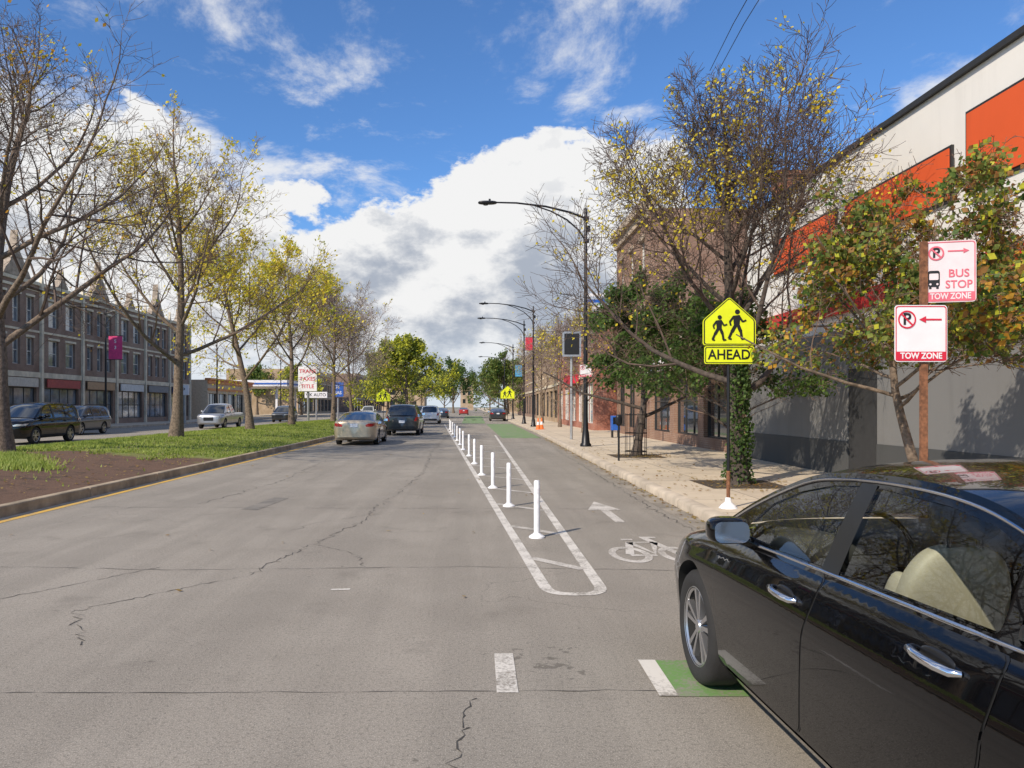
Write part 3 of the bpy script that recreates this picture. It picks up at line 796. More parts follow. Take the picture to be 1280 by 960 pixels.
    endmesh('taillight', sp_['tail'], m_red, True)
    hz = zt(.1)
    endmesh('headlight', [(.50, hz-.12), (.86, hz-.10), (.90, hz-.01), (.62, hz-.03), (.48, hz-.07)], m_hl, False)
    endmesh('grille', rrect(-.36, hz-.36, .36, hz-.10, .05), m_trim, False, both=False)
    endmesh('license_plate', rrect(-.16, .78 if kind == 'sedan' else .70, .16, .93 if kind == 'sedan' else .85, .01), m_plate, True, off=.02, both=False)
    endmesh('rear_bumper', rrect(-.70, .36, .70, .50, .05), m_trim if kind != 'sedan' else pm, True, off=.014, both=False)
    for a in sp_['ax']:
        for sx in (-1, 1): wheel(root, sx*(W-.125), Y(a), sp_['wr'], sx, hi)
    if hi:
        for sx in (-1, 1):
            for sy, nm in ((2.45, 'front'), (3.45, 'rear')):
                b = MB()
                def lean_(q, hz_=.32):
                    return (q[0]*(1-.25*max(0, q[2]/hz_)**2), q[1]-.28*(q[2]+hz_)+.025*math.cos(q[0]*14)*(1 if q[1] > 0 else 0)*.6, q[2])
                b.sell((sx*.38, Y(sy-.07), .79), (.225, .07, .32), .46, 36, 22, fn=lean_)
                for q_ in (-1, 1): b.sell((sx*.38+q_*.18, Y(sy-.085)+.045, .74), (.045, .06, .25), .7, 14, 14, fn=lean_)
                b.sell((sx*.38, Y(sy-.30), .56), (.26, .27, .07), .5, 24, 14)
                so = b.obj('seat', m_beige, root, smooth=70)
                b = MB(); b.sell((sx*.38, Y(sy+.145), 1.225), (.13, .05, .085), .6, 24, 14); b.tube([(sx*.38-.06, Y(sy+.12), 1.02), (sx*.38-.06, Y(sy+.14), 1.18)], .007, 6); b.tube([(sx*.38+.06, Y(sy+.12), 1.02), (sx*.38+.06, Y(sy+.14), 1.18)], .007, 6)
                b.obj('headrest', m_beiged if nm == 'front' else m_beige, so, smooth=70)
            b = MB(); b.box(sx*.765-.01, Y(3.9), .56, sx*.765+.0, Y(1.6), .93); b.obj('door_lining', m_beiged, root)
        b = MB(); b.sell((0, Y(1.55), .95), (.74, .3, .09), .4, 24, 10); b.obj('dashboard', m_beiged, root, smooth=60)
        b = MB()
        pts = [(-.38+.18*math.cos(a), Y(1.95)+.05*math.sin(a), .98+.17*math.sin(a)) for a in np.linspace(0, 2*math.pi, 25)]
        b.tube(pts, .014, 8, caps=False); b.obj('steering_wheel', m_trim, root, smooth=60)
    return root

p_black = paint('car_paint_black', (.0015, .0015, .002), 0, .2, spec=.05, coat=.85)
p_beige = paint('car_paint_gold', (.46, .38, .27), .5, .35)
p_grey = paint('car_paint_dark_grey', (.035, .037, .04), .4, .3)
p_white = paint('car_paint_white', (.75, .75, .75), 0, .3)
p_silver = paint('car_paint_silver', (.36, .37, .39), .7, .35)
p_navy = paint('car_paint_navy', (.02, .032, .055), .2, .3)
p_red = paint('car_paint_red', (.35, .02, .02), 0, .3)

build_car('sedan', p_black, 'glossy black sedan parked close to the kerb', (2.27, 3.12, 0), rad(1.1), hi=True, glass=m_glass)
build_car('sedan', p_beige, 'beige gold older sedan driving away in the traffic lane', (-4.95, 34.6, 0), rad(0), group='cars driving away in the lane')
build_car('suv', p_grey, 'dark grey suv driving away behind a beige sedan', (-3.95, 45.6, 0), 0, scale=1.03, group='cars driving away in the lane')
build_car('suv', p_white, 'white suv driving away in the traffic lane', (-4.0, 74.5, 0), 0, group='cars driving away in the lane')
build_car('sedan', p_navy, 'dark sedan far down the road', (-4.2, 108, 0), 0, group='cars driving away in the lane')
build_car('suv', p_silver, 'silver suv far down the road', (-6.0, 92, 0), 0, group='cars driving away in the lane')
build_car('sedan', p_red, 'red sedan far down the road', (-1.6, 150, 0), 0, group='cars driving away in the lane')
build_car('sedan', p_grey, 'dark grey sedan parked by the kerb beyond the bike lane', (2.9, 88, 0), 0)
build_car('suv', p_black, 'black suv on the roadway across the planted median', (-19.9, 34.9, 0), math.pi, scale=1.06, group='cars across the median')
build_car('suv', p_navy, 'dark blue suv parked across the median near the shops', (-23.3, 45.5, 0), math.pi, group='cars across the median')
build_car('pickup', p_silver, 'silver pickup truck facing forward across the median', (-19.3, 59, 0), math.pi, category='pickup truck', name='pickup_truck', group='cars across the median')
build_car('suv', p_grey, 'dark grey suv far across the median', (-20.0, 82, 0), math.pi, group='cars across the median')
build_car('sedan', p_silver, 'silver sedan far across the median', (-23.5, 96, 0), math.pi, group='cars across the median')
build_car('suv', p_white, 'white suv far beyond the median', (-14.5, 108, 0), math.pi, group='cars across the median')

# ------------------------------------------------------------------ trees
def tree(label, loc, H, seed, trunk_r, fork, limbs=7, limb_len=.5, ang=(28, 55), nch=(6, 6, 5), leafn=1500, leafs=.10, leaf=((0, 1.0),), mats=None, bark=m_bark, twig=m_twig, thr=-1.0, lean=(0, 0), trop=.12, zlo=None, xr=None, droop=0, name='tree', cat='tree', group=None, clump=.8, rk=.55, tl=.62, shape=.6, mr=.0045):
    R = random.Random(seed); rt = thing(name, label, cat, loc, 0, group)
    tb, cb = MB(), MB(); lp = []
    NS = (9, 7, 5, 4, 3); WB = (.07, .18, .24, .3, .34)
    cnt = (limbs,)+tuple(nch)
    def rv(): return Vector((R.gauss(0, 1), R.gauss(0, 1), R.gauss(0, 1)))
    def grow(l, p, d_, L_, r0):
        n = NS[l]; pts = [p.copy()]; dr = d_.normalized(); rads = [r0]
        for i in range(n):
            up = trop if l < 3 else trop*.4
            dr = (dr+rv()*WB[l]*.5+Vector((0, 0, up-droop*(l >= 2)))).normalized()
            p = p+dr*(L_/n); pts.append(p.copy()); rads.append(max(r0*(1-(i+1)/n*(.66 if l else .6)), mr*.7))
        if l >= 2 and xr and not (xr[0] < p.x < xr[1]): return
        if l >= 2 and zlo and p.z < zlo[0]-.15: return
        if l == 0:
            rads[0] *= 1.5; rads[1] *= 1.08
        sides = (12, 8, 5, 3, 3)[l]
        (tb if l <= 1 else cb).tube(pts, rads, sides, 0, caps=False)
        if l >= 3: lp.append((pts, L_))
        if l >= len(cnt): return
        K = cnt[l]; az0 = R.uniform(0, 6.28)
        for k in range(K):
            lo = fork if l == 0 else .22
            t = lo+(1-lo)*(k+R.uniform(.1, .9))/K; t = min(t, .99)
            f = t*n; i = int(f); q = pts[i].lerp(pts[i+1], f-i); rr = rads[i]+(rads[i+1]-rads[i])*(f-i)
            tg = (pts[i+1]-pts[i]).normalized()
            az_ = az0+k*2.4+R.uniform(-.4, .4)
            u = tg.orthogonal().normalized(); v = tg.cross(u)
            an = rad(R.uniform(*ang)) if l == 0 else rad(R.uniform(28, 65))
            if l == 0: an *= (1.25-.6*(t-lo)/(1-lo))
            cd = tg*math.cos(an)+(u*math.cos(az_)+v*math.sin(az_))*math.sin(an)
            if l == 0: cl = H*limb_len*(1.05-shape*(t-lo)/(1-lo))*R.uniform(.85, 1.15)
            else: cl = L_*(.62-.25*t)*R.uniform(.75, 1.25)
            grow(l+1, q, cd, cl, max(rr*rk, mr))
        if 0 <= l < 3:
            grow(l+1, pts[-1], dr, L_*(.4 if l else .35), rads[-1]*.9)
    grow(0, Vector((0, 0, -.05)), Vector((lean[0], lean[1], 1)), H*tl, trunk_r)
    mats = mats or [l_yel]
    if leafn:
        C = []; tries = 0; off = seed*3.7
        while len(C) < leafn and tries < leafn*12:
            tries += 1
            pts, L_ = lp[R.randrange(len(lp))]; i = R.randrange(len(pts)-1); q = pts[i].lerp(pts[i+1], R.random())+rv()*leafs*.6
            if noise.noise(q*clump+Vector((off, 0, 0))) < thr: continue
            if zlo and not (zlo[0] < q.z < zlo[1]): continue
            if xr and not (xr[0] < q.x < xr[1]): continue
            C.append(q)
        wts = [x[1] for x in leaf]
        for q in C:
            s = leafs*R.uniform(.5, 1.15); a = rv().normalized(); u = a.orthogonal().normalized()*s*.5; v = a.cross(u).normalized()*s*.33
            nn = noise.noise(q*.7+Vector((0, off, 0)))*.5+R.random()
            mi = 0
            acc = 0; pick = max(0, min(.999, nn*.8+.1))
            for i_, wv in enumerate(wts):
                acc += wv
                if pick <= acc: mi = i_; break
            cb.face([q-u, q-v, q+u, q+v], 1+mi)
    tb.obj('trunk', bark, rt, smooth=80)
    cb.obj('crown', [twig]+mats, rt)
    return rt
MED = 'street trees along the median'
YM = [l_yel, l_yg, l_or]
def mtree(label, x, y, **k):
    k.setdefault('ang', (42, 66)); k.setdefault('trop', .075); k.setdefault('rk', .5); k.setdefault('mr', .007)
    return tree(label, (x, y, mz(x, y)), group=MED, **k)
mtree('tall bare tree with last orange leaves on the mulched median', -12.6, 20.6, H=13.4, seed=12, trunk_r=.23, fork=.30, limbs=12, limb_len=.44, nch=(8, 7, 6), leafn=1300, leafs=.12, leaf=((0, .35), (1, .05), (2, .6)), mats=YM, thr=.14, mr=.0065, twig=m_twigd, rk=.55)
mtree('tall tree with sparse yellow leaves on the grassy median', -12.1, 31.4, H=14.2, seed=23, trunk_r=.22, fork=.30, limbs=11, limb_len=.42, nch=(8, 7, 6), leafn=5200, leafs=.15, leaf=((0, .85), (1, .15), (2, .0)), mats=YM, thr=.12)
mtree('yellowing tree with thin crown on the grassy median', -12.0, 41.5, H=13.0, seed=35, trunk_r=.19, fork=.32, limbs=10, limb_len=.39, nch=(7, 7, 6), leafn=6500, leafs=.18, leaf=((0, .65), (1, .35)), mats=YM, thr=.05)
mtree('yellow green tree with thin crown on the grassy median', -12.1, 51.5, H=13.6, seed=47, trunk_r=.19, fork=.36, limbs=10, limb_len=.40, nch=(7, 7, 6), leafn=7500, leafs=.21, leaf=((0, .55), (1, .45)), mats=YM, thr=.03)
mtree('bare grey tree with a rounded crown on the median', -11.4, 63, H=13.2, seed=59, trunk_r=.18, fork=.32, limbs=13, limb_len=.46, nch=(9, 8, 7), leafn=1500, leafs=.2, leaf=((0, .8), (1, .2)), mats=YM, thr=.15, twig=m_twigg, mr=.011)
mtree('bare tree further down the grassy median', -11.6, 74, H=11.5, seed=61, trunk_r=.18, fork=.32, limbs=11, limb_len=.46, nch=(8, 7, 6), leafn=500, leafs=.2, leaf=((0, .6), (1, .4)), mats=YM, thr=.1, twig=m_twigg, mr=.012)
RG = 'street trees on the shop side sidewalk'
tree('small street tree with drooping green yellow and rusty leaves by the grey wall', (5.35, 9.0, .15), 4.3, 81, .07, .56, limbs=12, limb_len=.42, ang=(38, 72), nch=(8, 7, 5), leafn=19000, leafs=.088, leaf=((0, .42), (1, .18), (2, .18), (3, .12), (4, .10)), mats=[l_ol, l_gr, l_rb, l_yg, l_or], thr=-.14, zlo=(2.0, 4.3), xr=(-1.35, 2.0), trop=.03, droop=.09, group=RG, lean=(-.12, 0), shape=.3, bark=m_bark, clump=1.3)
tree('large mostly bare street tree with scattered yellow leaves beside the sidewalk', (5.15, 14.8, .15), 8.6, 83, .16, .28, limbs=13, limb_len=.47, ang=(38, 66), nch=(9, 8, 8), leafn=4300, leafs=.088, leaf=((0, .6), (2, .4)), mats=[l_yel, l_yel, l_or], bark=m_bark2, twig=m_twigd, thr=.08, group=RG, rk=.5, mr=.006)
tree('dense green leafy street tree inside a tree guard', (4.95, 23.2, .15), 5.9, 97, .13, .3, limbs=11, limb_len=.52, ang=(35, 75), nch=(7, 7, 5), leafn=17000, leafs=.16, leaf=((0, .35), (1, .65)), mats=[l_dk, l_gr], bark=m_bark2, thr=-.1, group=RG, trop=.03, droop=.05, xr=(-1.25, 4.2), zlo=(2.0, 7), lean=(.12, 0))
tree('green leafy shrub tree with ivy behind the yellow sign', (5.9, 17.5, .15), 4.3, 99, .07, .3, limbs=10, limb_len=.52, ang=(35, 78), nch=(7, 6, 5), leafn=11000, leafs=.115, leaf=((0, .35), (1, .65)), mats=[l_dk, l_gr], bark=m_bark2, thr=-.08, group=RG, trop=.03, droop=.06, zlo=(1.7, 5), xr=(-2.3, 2.2))
for y, sd, H_ in ((44, 101, 8.0), (56, 103, 9.0), (70, 105, 9.5)):
    tree('bare thin street tree along the far sidewalk', (6.4, y, .15), H_, sd, .11, .3, limbs=10, limb_len=.44, nch=(8, 6, 5), leafn=900, leafs=.16, leaf=((0, .6), (2, .4)), mats=YM, thr=.0, twig=m_twigg, group=RG, rk=.5, ang=(35, 62), mr=.010)
BG = 'leafy trees at the end of the street'
def btree(label, x, y, H, seed, mats, n=9000, s=.38): return tree(label, (x, y, 0), H, seed, .25, .2, limbs=10, limb_len=.5, ang=(35, 75), nch=(6, 6, 4), leafn=n, leafs=s, leaf=((0, .5), (1, .5)), mats=mats, thr=-.25, group=BG, clump=.35)
btree('broad yellow green tree at the end of the median', -9.2, 108, 12.0, 201, [l_yg, l_ol], 17000, .42)
btree('yellow green tree beside the far road', -13.0, 118, 11.0, 203, [l_yg, l_ol], 13000)
btree('dark green tree at the end of the street', -4.6, 190, 14.0, 205, [l_dk, l_gr], 8000, .5)
btree('green tree over the far sidewalk', 5.6, 128, 11.5, 207, [l_ol, l_gr], 8000, .4)
btree('green tree over the far sidewalk', 7.0, 150, 13, 209, [l_dk, l_ol], 8000, .45)
btree('olive tree far beyond the shops', -30, 135, 9.5, 211, [l_ol, l_yg], 7000, .45)
btree('olive tree far beyond the shops', -42, 150, 10, 213, [l_ol, l_gr], 7000, .45)
btree('dark tree at the end of the street', -14, 210, 12, 215, [l_dk, l_ol], 7000, .5)
btree('dark tree at the end of the street', 6, 260, 12, 217, [l_dk, l_ol], 7000, .5)
btree('yellow tree at the far corner', -9, 250, 11, 219, [l_yg, l_ol], 6000, .5)

b = MB(); R2 = random.Random(5)
for i in range(1900):
    z = R2.uniform(0, 2.3); a = R2.uniform(0, 6.28); rr = R2.uniform(.13, .25)*(1.2-.2*z)*(1+.35*noise.noise(Vector((math.cos(a), math.sin(a), z*1.5))))
    q = Vector((5.15+rr*math.cos(a), 14.8+rr*math.sin(a), .17+z)); n_ = Vector((R2.gauss(0, 1), R2.gauss(0, 1), R2.gauss(0, 1))).normalized()
    u = n_.orthogonal().normalized()*.04; v = n_.cross(u).normalized()*.03; b.face([q-u, q-v, q+u, q+v], 0 if R2.random() < .75 else 1)
o = b.obj('ivy', [l_dk, l_gr]); o["label"] = 'dark green ivy wrapped around a street tree trunk'; o["category"] = 'ivy'
m_soil = M('soil', (.08, .058, .038), .95, var=.5, scale=20, bump=1)
for i, (x, y) in enumerate(((5.15, 14.8), (4.95, 23.2), (5.35, 9.0))):
    b = MB(); b.face([(x-.75, y-.8, .154), (x+.75, y-.8, .154), (x+.75, y+.8, .154), (x-.75, y+.8, .154)])
    struct(b.obj('tree_pit_soil', m_soil))
def guard(x, y):
    e = thing('tree_guard', 'black metal tree guard on the sidewalk', 'tree guard', (x, y, .15))
    for k in range(16):
        b = MB(); a = 2*math.pi*k/16; b.tube([(.32*math.cos(a), .32*math.sin(a), 0), (.32*math.cos(a), .32*math.sin(a), 1.3)], .009, 5); b.obj('bar', m_black, e)
    for z in (.15, .7, 1.25):
        b = MB(); b.tube([(.32*math.cos(t), .32*math.sin(t), z) for t in np.linspace(0, 6.283, 21)], .014, 5); b.obj('ring', m_black, e)
guard(4.95, 23.2)
b = MB(); R2 = random.Random(9)
def isgrass(x, y):
    return max((y-21.0)/2, -x-13.2)+noise.noise(Vector((x*.9, y*.9, 0)))*1.3 > 0
k = 0
while k < 54000:
    y = 14+60*R2.random()**1.7; x = R2.uniform(MX0+.2, MX1-.15)
    if not isgrass(x, y):
        if R2.random() > .008: continue
    z = mz(x, y); h = R2.uniform(.03, .09)*(1+.6*noise.noise(Vector((x*1.5, y*1.5, 5)))); a = R2.uniform(0, 3.14); dx, dy = math.cos(a)*.018, math.sin(a)*.018
    b.face([(x-dx, y-dy, z), (x+dx, y+dy, z), (x+R2.gauss(0, .03), y+R2.gauss(0, .03), z+h)]); k += 1
for i in range(3000):
    cx, cy = ((-10.3, 17.2), (-11.2, 18.4), (-9.6, 16.2))[i % 3]
    x, y = R2.gauss(cx, .35), R2.gauss(cy, .3); z = mz(x, y); h = R2.uniform(.06, .18); dx = .015
    b.face([(x-dx, y, z), (x+dx, y, z), (x+R2.gauss(0, .05), y+R2.gauss(0, .04), z+h)])
o = b.obj('grass', l_gras); o["kind"] = 'stuff'; o["label"] = 'short green turf growing on the planted median'; o["category"] = 'grass'
b = MB()
def scat(n, fx):
    for i in range(n):
        x, y, z = fx(); s = R2.uniform(.02, .045); a = R2.uniform(0, 6.28); u = Vector((math.cos(a), math.sin(a), R2.uniform(-.3, .3)))*s; v = Vector((-math.sin(a), math.cos(a), R2.uniform(-.3, .3)))*s*.6; q = Vector((x, y, z+.012))
        b.face([q-u, q-v, q+u, q+v])
def f1():
    y = R2.uniform(7, 34); x = kx(y)+.2+abs(R2.gauss(0, 1.6)); return min(x, 8), y, .155
def f2():
    y = R2.uniform(6, 40); return kx(y)-abs(R2.gauss(0, .12)), y, .006
def f3():
    x, y = R2.gauss(5.2, .5), R2.choice((14.8, 23.2))+R2.gauss(0, .7); return max(x, kx(y)+.2), y, .16
def f4():
    x, y = R2.uniform(MX0+.3, MX1-.3), R2.uniform(13, 45); return x, y, mz(x, y)+.02
def f5():
    y = R2.uniform(6, 30); return R2.uniform(-6.3, 3.2), y, .006
def f6():
    x, y = R2.uniform(-14, MX1-.3), R2.uniform(11, 22); return x, y, mz(x, y)+.01
scat(400, f1); scat(700, f2); scat(700, f3); scat(900, f4); scat(60, f5); scat(900, f6)
o = b.obj('fallen_leaves', l_fall); o["kind"] = 'stuff'; o["label"] = 'dry brown fallen leaves scattered along kerb and sidewalk'; o["category"] = 'leaves'

# ------------------------------------------------------------------ street lamps
LG = 'black cobra head street lamps along the street'
def lamp(loc, rotz=0, label='tall black street lamp with curved double arm on the sidewalk'):
    e = thing('street_lamp', label, 'street lamp', loc, rotz, LG)
    b = MB(); b.lathe([(0, 0), (.21, 0), (.21, .08), (.16, .14), (.13, .5), (.10, .62), (.085, 1.2), (.07, 5), (.055, 8.9), (.03, 8.95), (0, 8.95)], seg=14); b.obj('pole', m_black, e, smooth=40)
    b = MB()
    b.tube([(0, 0, 8.55), (-.6, 0, 8.78), (-1.5, 0, 9.0), (-2.6, 0, 9.13), (-3.4, 0, 9.15)], [.045, .042, .038, .034, .03], 8)
    b.tube([(0, 0, 7.7), (-.25, 0, 8.1), (-.7, 0, 8.5), (-1.3, 0, 8.82), (-2.0, 0, 9.06)], [.035, .033, .03, .028, .026], 8)
    b.cbox((.02, 0, 8.55), (.2, .2, .12)); b.cbox((.02, 0, 7.7), (.2, .2, .12)); b.cbox((.1, -.06, 8.15), (.12, .12, .22))
    b.obj('arm', m_black, e, smooth=40)
    b = MB(); b.sell((-3.68, 0, 9.14), (.36, .14, .065), .7, 20, 10); b.lathe([(0, -.09), (.09, -.09), (.1, -.05)], c=(-3.75, 0, 9.14), seg=14); b.lathe([(.04, 0), (.04, .09), (0, .09)], c=(-3.6, 0, 9.19), seg=10)
    b.obj('lamp_head', m_black, e, smooth=50)
    return e
l0 = lamp((4.26, 28.8, .15))
for x, y in ((4.55, 57), (4.5, 66.5), (4.9, 92), (5.0, 118), (5.2, 150)): copy_thing(l0, (x, y, .15))
for x, y in ((-27.9, 58.5), (-27.9, 84), (-27.9, 112)): copy_thing(l0, (x, y, .15), math.pi, 'tall black street lamp beside the far sidewalk and old shops')
def banner(loc, mat, label, txt=None, sc_=1.0):
    e = thing('banner', label, 'banner', loc); e.scale = (sc_,)*3
    b = MB(); b.prism(rrect(.1, -1.1, .75, .0, .02), XZ(0), (0, .01, 0)); bb = b.obj('cloth', mat, e)
    for z in (.02, -1.12):
        b = MB(); b.tube([(0, 0, z), (.8, 0, z)], .015, 6); b.obj('bracket', m_black, e)
    if txt:
        for i, t in enumerate(txt): text(t, .22, m_sw, bb, (.42, -.004, -.25-.3*i), bold=.004)
banner((-27.8, 58.4, 7.0), m_mag, 'pink red banner hanging from a black street lamp', ['S', '3'], 1.6)
banner((4.0, 73, 5.6), m_ltblue, 'light blue banner hanging beside a far street lamp')
banner((4.5, 66.3, 7.6), m_sred, 'small red banner on a far street lamp')
e = thing('overhead_cable', 'two thin black overhead cables crossing above the street', 'cable')
for dx in (0, .35):
    b = MB(); b.tube([(9.6+dx, 31, 15.2), (8.5+dx, 25, 14.1), (7.3+dx, 19, 12.6), (6.4+dx, 14, 11.8), (5+dx, 6, 11)], .014, 4); b.obj('cable', m_blackm, e)

# ------------------------------------------------------------------ signs
def lines(b, p, q, wd, y):
    p, q = Vector(p), Vector(q); t = (q-p).normalized(); n_ = Vector((-t.y, t.x))*wd/2
    b.face([(a.x, y, a.y) for a in (p-n_, q-n_, q+n_, p+n_)])
def disc(b, c, r, y, n=20, r2=None, m=0):
    if r2 is None: b.face([(c[0]+r*math.cos(2*math.pi*k/n), y, c[1]+r*math.sin(2*math.pi*k/n)) for k in range(n)], m)
    else:
        for k in range(n):
            a, a2 = 2*math.pi*k/n, 2*math.pi*(k+1)/n
            b.face([(c[0]+r*math.cos(a), y, c[1]+r*math.sin(a)), (c[0]+r*math.cos(a2), y, c[1]+r*math.sin(a2)), (c[0]+r2*math.cos(a2), y, c[1]+r2*math.sin(a2)), (c[0]+r2*math.cos(a), y, c[1]+r2*math.sin(a))], m)
def walker(b, cx, cz, s, y):
    def L(p, q, w_): lines(b, (cx+p[0]*s, cz+p[1]*s), (cx+q[0]*s, cz+q[1]*s), w_*s, y)
    disc(b, (cx+.02*s, cz+.46*s), .085*s, y)
    b.face([(cx+a*s, y-.0003, cz+c_*s) for a, c_ in ((-.13, .33), (.10, .36), (.12, .25), (.09, .0), (-.10, .0))])
    for i, (p, q, w_) in enumerate((((-.02, .04), (-.17, -.22), .12), ((-.16, -.19), (-.27, -.44), .09), ((-.28, -.44), (-.17, -.46), .06), ((.03, .04), (.13, -.2), .12), ((.13, -.17), (.17, -.44), .09), ((.15, -.46), (.28, -.44), .06), ((.08, .31), (.2, .12), .07), ((.2, .13), (.32, .18), .06), ((-.11, .3), (-.24, .12), .07), ((-.24, .13), (-.2, .0), .06))):
        y -= .0002; L(p, q, w_)
def ring_border(b, A, B_, y):
    for i in range(len(A)):
        j = (i+1) % len(A); b.face([(A[i][0], y, A[i][1]), (A[j][0], y, A[j][1]), (B_[j][0], y, B_[j][1]), (B_[i][0], y, B_[i][1])])
def school_sign(loc, w_=.78, label='', z0=2.40, ahead=True, rot=0, rust=True, group=None):
    e = thing('school_crossing_sign', label, 'road sign', loc, rot, group)
    b = MB(); top = z0+w_*.95
    b.tube([(0, .03, 0), (0, .03, top-.05)], .024, 8); b.obj('post', m_black, e)
    if rust:
        b = MB(); b.tube([(0, .03, .0), (0, .03, .55)], .028, 8); b.obj('sleeve', m_rust, e)
        b = MB(); b.lathe([(.14, 0), (.10, .05), (.05, .09), (.04, .16)], c=(0, .03, 0), seg=12); b.obj('base', m_post, e, smooth=50)
    h = w_/2
    pent = lambda f: [(-h*f, z0+(1-f)*.35*w_), (h*f, z0+(1-f)*.35*w_), (h*f, z0+w_*.47+(f-1)*.05), (0, z0+w_*.47+w_*.44*f), (-h*f, z0+w_*.47+(f-1)*.05)]
    b = MB(); b.prism(roundp(pent(1), .04), XZ(-.012), (0, .006, 0)); pn = b.obj('panel', m_fyg, e)
    b = MB(); ring_border(b, roundp(pent(.965), .035), roundp(pent(.92), .03), -.015); b.obj('border', m_sblk, pn)
    for q in ((.11*w_/.78, .37, .56, -.016), (-.15*w_/.78, .31, .47, -.019)):
        b = MB(); walker(b, q[0], z0+q[1]*w_, q[2]*w_, q[3]); b.obj('pedestrian_symbol', m_sblk, pn)
    if ahead:
        x1 = w_*.47; za, zb_ = z0-.275, z0-.015
        b = MB(); b.prism(rrect(-x1, za, x1, zb_, .03), XZ(-.012), (0, .006, 0)); p2 = b.obj('plaque', m_fyg, e)
        b = MB(); ring_border(b, rrect(-x1+.012, za+.012, x1-.012, zb_-.012, .025), rrect(-x1+.024, za+.024, x1-.024, zb_-.024, .02), -.015)
        b.obj('border', m_sblk, p2)
        text('AHEAD', .205, m_sblk, p2, (0, -.015, (za+zb_)/2), sx=.92, bold=.004)
    return e
school_sign((3.78, 11.3, .15), label='yellow green school crossing ahead sign on a rusty post')
school_sign((-7.4, 64, .15), 1.2, 'yellow green school crossing sign on the median', 1.9, False, rust=False)
school_sign((3.7, 80, .15), 1.5, 'yellow green school crossing sign beside the bike lane', 2.3, False, rust=False)

def nopark(parent, w_, h_, z, x, y, yaw, panelm, redm, bus=False):
    b = MB(); b.prism(rrect(-w_/2, 0, w_/2, h_, .03), XZ(0), (0, .004, 0)); pn = b.obj('panel', panelm, parent, loc=(x, y, z), rotz=yaw)
    b = MB(); ring_border(b, rrect(-w_/2+.008, .008, w_/2-.008, h_-.008, .025), rrect(-w_/2+.016, .016, w_/2-.016, h_-.016, .02), -.003)
    b.face([(-w_/2+.008, -.0032, .012), (w_/2-.008, -.0032, .012), (w_/2-.008, -.0032, .088), (-w_/2+.008, -.0032, .088)])
    b.obj('border', redm, pn)
    text('TOW ZONE', .072, panelm, pn, (0, -.005, .050), sx=.9*w_/.45, bold=.002)
    cz = h_-.105 if bus else h_-.125; cx = -w_/2+.09 if bus else -w_/2+.105; r_ = .062 if bus else .078
    text('P', .115 if bus else .14, m_sblk, pn, (cx, -.004, cz), bold=.003)
    b = MB(); disc(b, (cx, cz), r_, -.006, 28, r_-.013)
    lines(b, (cx-r_*.68, cz+r_*.68), (cx+r_*.68, cz-r_*.68), .013, -.0062)
    b.obj('prohibition_symbol', redm, pn)
    b = MB()
    if bus:
        az_ = cz+.015; lines(b, (cx+.09, az_), (cx+.225, az_), .012, -.004); b.face([(cx+.21, -.0042, az_-.022), (cx+.255, -.0042, az_), (cx+.21, -.0042, az_+.022)])
    else:
        az_ = cz; lines(b, (cx+.155, az_), (cx+.30, az_), .015, -.004); b.face([(cx+.165, -.0042, az_-.03), (cx+.105, -.0042, az_), (cx+.165, -.0042, az_+.03)])
    b.obj('arrow', redm, pn)
    if bus:
        text('BUS', .095, redm, pn, (.065, -.004, .245), bold=.001); text('STOP', .095, redm, pn, (.065, -.004, .150), bold=.001, sx=.92)
        b = MB(); c_ = -w_/2+.072
        b.face([(p[0], -.004, p[1]) for p in rrect(c_-.046, .135, c_+.046, .275, .018)])
        b.face([(p[0], -.0042, p[1]) for p in rrect(c_-.038, .118, c_-.018, .140, .004)]); b.face([(p[0], -.0042, p[1]) for p in rrect(c_+.018, .118, c_+.038, .140, .004)])
        b.obj('bus_symbol', m_sblk, pn)
        b = MB(); b.face([(p[0], -.0055, p[1]) for p in rrect(c_-.036, .195, c_+.036, .25, .008)]); disc(b, (c_-.027, .158), .009, -.0055, 10); disc(b, (c_+.027, .158), .009, -.0055, 10)
        b.obj('bus_symbol_window', panelm, pn)
    return pn
e = thing('parking_sign', 'bus stop and no parking tow zone signs on a rusty post', 'street sign', (3.92, 6.65, .15))
b = MB(); b.box(-.028, 0, 0, .028, .035, 2.93); b.obj('post', m_rust, e)
nopark(e, .455, .49, 1.885, -.045, -.02, 0, m_sw, m_sred)
nopark(e, .40, .53, 2.40, .205, -.025, rad(-14), m_spink, m_sredf, bus=True)
e = thing('parking_sign', 'small white tow zone sign strapped to a lamp pole', 'street sign', (4.26, 28.68, 3.0))
nopark(e, .44, .46, -.25, -.02, -.02, 0, m_sw, m_sred)
e = thing('display_sign', 'dark framed panel sign on a grey pole at the kerb', 'sign', (4.5, 34.8, .15))
b = MB(); b.tube([(0, 0, 0), (0, 0, 4.9)], .06, 8); b.obj('pole', m_steel, e)
b = MB(); b.prism(rrect(-.42, 3.75, .42, 4.88, .03), XZ(-.16), (0, .1, 0)); b.obj('frame', m_alu, e)
b = MB(); b.face([(p[0], -.165, p[1]) for p in rrect(-.34, 3.84, .34, 4.79, .02)]); b.obj('panel', m_sblk, e)
def meter(x, y):
    e = thing('parking_meter', 'grey parking meter post on the sidewalk', 'parking meter', (x, y, .15))
    b = MB(); b.tube([(0, 0, 0), (0, 0, 1.0)], .028, 8); b.obj('post', m_black, e)
    b = MB(); b.sell((0, 0, 1.12), (.09, .07, .16), .7); b.obj('head', m_black, e, smooth=60)
meter(4.05, 21.2)
e = thing('newspaper_box', 'blue newspaper box standing on the sidewalk', 'newspaper box', (6.9, 37, .15))
